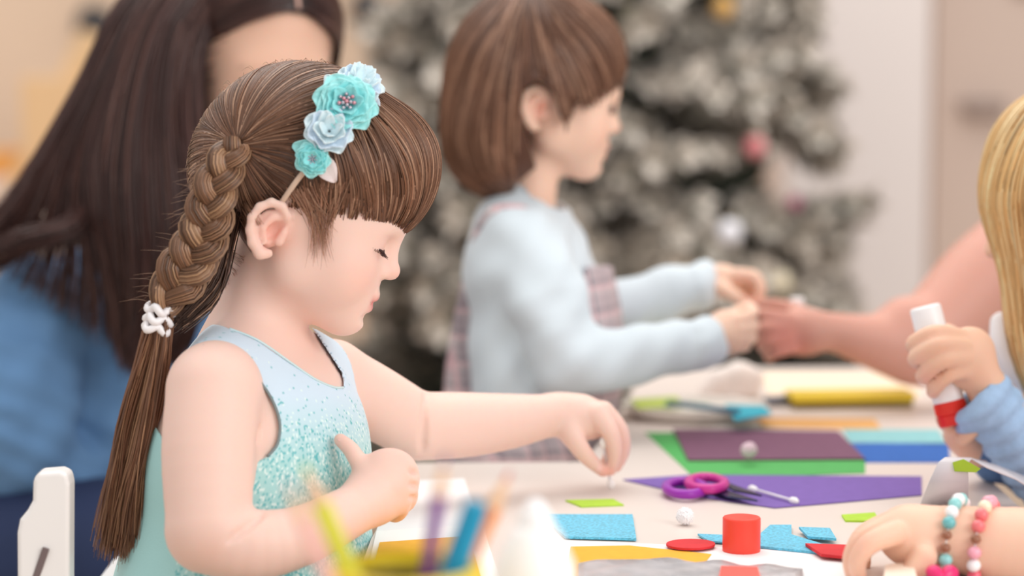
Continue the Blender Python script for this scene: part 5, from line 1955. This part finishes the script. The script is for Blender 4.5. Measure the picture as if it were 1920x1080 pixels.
# ================================================================== flocked christmas tree
tcx, tcy = P(1125, 540, 4.25)[0], 4.25
tree = make_empty('christmas_tree', (tcx, tcy, 0), 'christmas tree with white flocked branches in the blurred background', 'tree')
M_fir = mat('flocked_needles', vcol=True, rough=.85)
M_trunk = mat('tree_bark', srgb(84, 64, 50), rough=.9)
MB().tube([(tcx, tcy, 0.02), (tcx, tcy, 1.2), (tcx, tcy, 2.2)], [.045, .03, .008], 12).build('trunk', M_trunk, tree, True)
MB().lathe((tcx, tcy, 0), (0, 0, 1), [(0, .2), (.02, .2), (.05, .08), (.06, .05)], 24).build('stand', mat('dark_green_stand', srgb(50, 60, 50), rough=.6), tree, True, 40)


def tree_R(z):
    return .49 * (2.25 - z) / 1.8


# dark inner foliage
nn = 36
iv, ifc = [], []
zs = np.linspace(.16, 2.15, 40)
for i, z in enumerate(zs):
    for j in range(nn):
        a = 2 * math.pi * j / nn
        rr = tree_R(z) * (.60 + .16 * math.sin(a * 7 + z * 31) * math.sin(z * 47 + a * 3))
        iv.append((tcx + rr * math.cos(a), tcy + rr * math.sin(a), z))
for i in range(len(zs) - 1):
    for j in range(nn):
        ifc.append((i * nn + j, i * nn + (j + 1) % nn, (i + 1) * nn + (j + 1) % nn, (i + 1) * nn + j))
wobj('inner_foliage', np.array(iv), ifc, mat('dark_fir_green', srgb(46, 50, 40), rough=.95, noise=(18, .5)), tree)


def sprig_mesh(seed):
    g = np.random.default_rng(seed)
    V, Fq, C = [], [], []
    dark = np.array(srgb(72, 78, 62)); mid_ = np.array(srgb(176, 168, 156)); snow = np.array(srgb(242, 232, 222))

    def twig(o, d, L, n, w):
        d = d / np.linalg.norm(d)
        a = np.cross(d, [0, 0, 1.0]); a /= np.linalg.norm(a) + 1e-9; b = np.cross(d, a)
        for i in range(n):
            t = (i + .5) / n
            p = o + d * L * t
            an = i * 2.4 + g.normal(0, .3)
            out = a * math.cos(an) + b * math.sin(an)
            ln = w * (1.15 - .55 * t) * g.uniform(.8, 1.15)
            tipd = out * .8 + d * .75
            e = p + tipd * ln
            sd_ = np.cross(out, d); hw = .009
            k = len(V)
            V.extend([p - sd_ * hw, p + sd_ * hw, (p + e) / 2 + sd_ * hw * 1.3 + out * .002, e, (p + e) / 2 - sd_ * hw * 1.3 + out * .002])
            Fq.append((k, k + 1, k + 2, k + 3, k + 4))
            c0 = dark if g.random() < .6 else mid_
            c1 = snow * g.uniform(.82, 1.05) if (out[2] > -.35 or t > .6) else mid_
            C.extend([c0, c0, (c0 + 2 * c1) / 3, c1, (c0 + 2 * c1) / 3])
        k = len(V)
        for q in range(2):
            for j in range(3):
                aa = 2.1 * j
                V.append(o + d * L * q * .95 + (a * math.cos(aa) + b * math.sin(aa)) * .003)
                C.append(dark)
        for j in range(3):
            Fq.append((k + j, k + 3 + j, k + 3 + (j + 1) % 3, k + (j + 1) % 3))
    twig(np.zeros(3), np.array([1, 0, .05]), .20, 46, .052)
    for s in (-1, 1):
        for (t, an, L) in ((.05, .75, .12), (.10, .62, .09)):
            twig(np.array([t, 0, 0]), np.array([math.cos(an), s * math.sin(an), .12 * s * g.random()]), L, 24, .045)
    return mesh_fast('branch', np.array(V), Fq, np.array(C), True)


variants = []
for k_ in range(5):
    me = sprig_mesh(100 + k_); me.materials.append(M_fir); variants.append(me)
g = np.random.default_rng(5)
nb = 235
for i in range(nb):
    z = .22 + (1.62 - .22) * ((i + .5) / nb) ** 1.0
    a = -math.pi / 2 + (g.random() - .5) * math.radians(230)
    R = tree_R(z)
    rr = R * g.uniform(.48, .74)
    o = bpy.data.objects.new('branch', variants[i % 5])
    COL.objects.link(o)
    o.parent = tree
    o.location = (rr * math.cos(a), rr * math.sin(a), z + g.normal(0, .01))
    s = g.uniform(.75, 1.1) * (.62 + .5 * R / .49)
    o.scale = (s, s, s)
    o.rotation_euler = (g.uniform(-.8, .8), g.uniform(-.25, .45), a + g.normal(0, .35))

# ornaments
def ornament(px, py, d, rad, m, label):
    c = to_world(P(px, py, d)); r = rad * d / FPX
    b = make_empty('ornament', c, label, 'ornament', 'ornaments on the christmas tree')
    MB().lathe(c - np.array([0, 0, r]), (0, 0, 1), [(r * (1 - math.cos(x)), r * math.sin(x)) for x in np.linspace(.08, 3.06, 15)], 24).build('ball', m, b, True)
    MB().lathe(c + np.array([0, 0, r * .96]), (0, 0, 1), [(0, r * .2), (r * .22, r * .2), (r * .25, r * .1)], 12).build('cap', mat('gold_cap', srgb(210, 180, 110), rough=.3, metal=.8), b, True, 40)


ornament(1200, 30, 3.92, 26, mat('orn_lime', srgb(232, 240, 190), rough=.25), 'pale lime ball ornament high on the christmas tree')
ornament(1355, 14, 3.98, 22, mat('orn_amber', srgb(246, 196, 120), rough=.25), 'amber ball ornament at the top right of the christmas tree')
ornament(1368, 436, 3.80, 24, mat('orn_silver', srgb(240, 240, 248), rough=.2), 'silver white ball ornament on the right of the christmas tree')
ornament(1416, 275, 3.88, 20, mat('orn_pink', srgb(232, 140, 146), rough=.3), 'pink ball ornament on the right side of the christmas tree')
ornament(1320, 158, 3.88, 20, mat('orn_pearl', srgb(238, 232, 226), rough=.25), 'pearl white ball ornament beside the face of the bob haired child')
ornament(1462, 528, 3.86, 20, mat('orn_cream', srgb(240, 228, 196), rough=.3), 'cream ball ornament low at the right of the christmas tree')
ornament(1490, 380, 3.92, 13, mat('orn_plum', srgb(170, 80, 120), rough=.3), 'small plum ball ornament at the right rim of the christmas tree')

# ================================================================== back of the room
def slab(x0, x1, d, z0, z1, th):
    a, b = P(x0, 540, d)[0], P(x1, 540, d)[0]
    return MB().box(((a + b) / 2, d + th / 2, (z0 + z1) / 2), (b - a, th, z1 - z0), None, .004)


struct('wall_column', slab(1478, 1742, 5.0, 0, 3.0, .4), M_col, 'pale lilac wall column right of the tree')
door = make_empty('door_1', (P(1900, 540, 5.3)[0], 5.3, 0), 'warm grey door behind the blond child', 'door')
del door['category']; door['kind'] = 'structure'
slab(1748, 2300, 5.30, 0, 2.3, .05).build('door_leaf', M_doorp, door)
slab(1896, 1990, 5.285, 1.02, 1.9, .02).build('door_panel', mat('taupe_panel', srgb(160, 140, 130), rough=.7), door)
slab(1808, 1886, 5.26, .755, .787, .04).build('handle', mat('brushed_handle', srgb(150, 132, 124), rough=.4, metal=.4), door)
for (px, py, rad) in ((178, 44, 36), (690, 14, 34)):
    c = to_world(P(px, py, 5.66)); r = rad * 5.6 / FPX
    kb = make_empty('wall_peg', c, 'dark round wall peg above the woman' if px < 300 else 'dark round wall peg left of the christmas tree', 'wall peg', 'dark pegs on the back wall')
    MB().lathe(c + np.array([0, .04, 0]), (0, -1, 0), [(0, r * .5), (.02, r * .45), (.05, r), (.065, r * .9), (.07, r * .2)], 24).build('knob', mat('dark_peg', srgb(62, 60, 62), rough=.6), kb, True, 40)
    MB().lathe(c + np.array([0, .05, 0]), (0, -1, 0), [(0, r * .7), (.012, r * .66)], 24).build('base_plate', mat('dark_plate', srgb(90, 84, 82), rough=.6), kb, True, 40)
# honey-coloured wooden easel and a low white cabinet with an orange box
ez = make_empty('wooden_easel', (P(95, 540, 4.9)[0], 4.9, 0), 'blurred honey coloured wooden easel behind the woman', 'easel')
M_honey = mat('honey_wood', srgb(216, 180, 136), rough=.6, noise=(20, .08))


def plank(a, b, w, th, nm):
    a = np.array(a); b = np.array(b); d = (b - a); L = np.linalg.norm(d); d /= L
    n = np.array([0, 1.0, 0]); s = np.cross(d, n); s /= np.linalg.norm(s); n = np.cross(s, d)
    MB().box((a + b) / 2, (w, th, L), np.stack([s, n, d], 1), .004).build(nm, M_honey, ez)


pA, pB = to_world(P(185, 70, 4.9)), to_world(P(60, 330, 4.9))
dr = (pA - pB) / np.linalg.norm(pA - pB)
foot1 = pB + dr * (-(pB[2] - .02) / dr[2])
plank(foot1, pA, .075, .03, 'leg')
foot2 = foot1.copy(); foot2[0] = 2 * pA[0] - foot1[0] + .05
plank(foot2, pA, .06, .03, 'leg')
plank(np.array([pA[0], 5.35, .02]), pA, .05, .03, 'back_leg')
MB().box((pA[0] - .02, 4.88, pB[2] + .08), (.26, .02, .24), None, .005).build('board', mat('pale_board', srgb(222, 184, 140), rough=.7), ez)
cb = make_empty('low_cabinet', (P(-120, 540, 5.2)[0], 5.3, 0), 'low pale cabinet at the left edge behind the woman', 'cabinet')
zc = to_world(P(0, 335, 5.1))[2]
slab(-420, 150, 5.1, 0, zc, .4).build('body', mat('pale_cabinet', srgb(222, 206, 200), rough=.6), cb)
slab(-410, -140, 5.09, .08, zc - .03, .015).build('door', mat('pale_cabinet_door', srgb(228, 212, 206), rough=.6), cb)
slab(-130, 140, 5.09, .08, zc - .03, .015).build('door', MATS['pale_cabinet_door'], cb)
ob = slab(-90, 28, 5.15, zc, zc + .055, .12)
tag(ob.build('storage_box', mat('orange_box', srgb(226, 160, 84), rough=.7)), 'small orange box on the low cabinet at the left edge', 'box')
struct('baseboard_back', MB().box((0.4, 5.69, .05), (9, .02, .1), None, .004), mat('white_baseboard', srgb(230, 226, 222), rough=.5), 'white baseboard along the back wall')
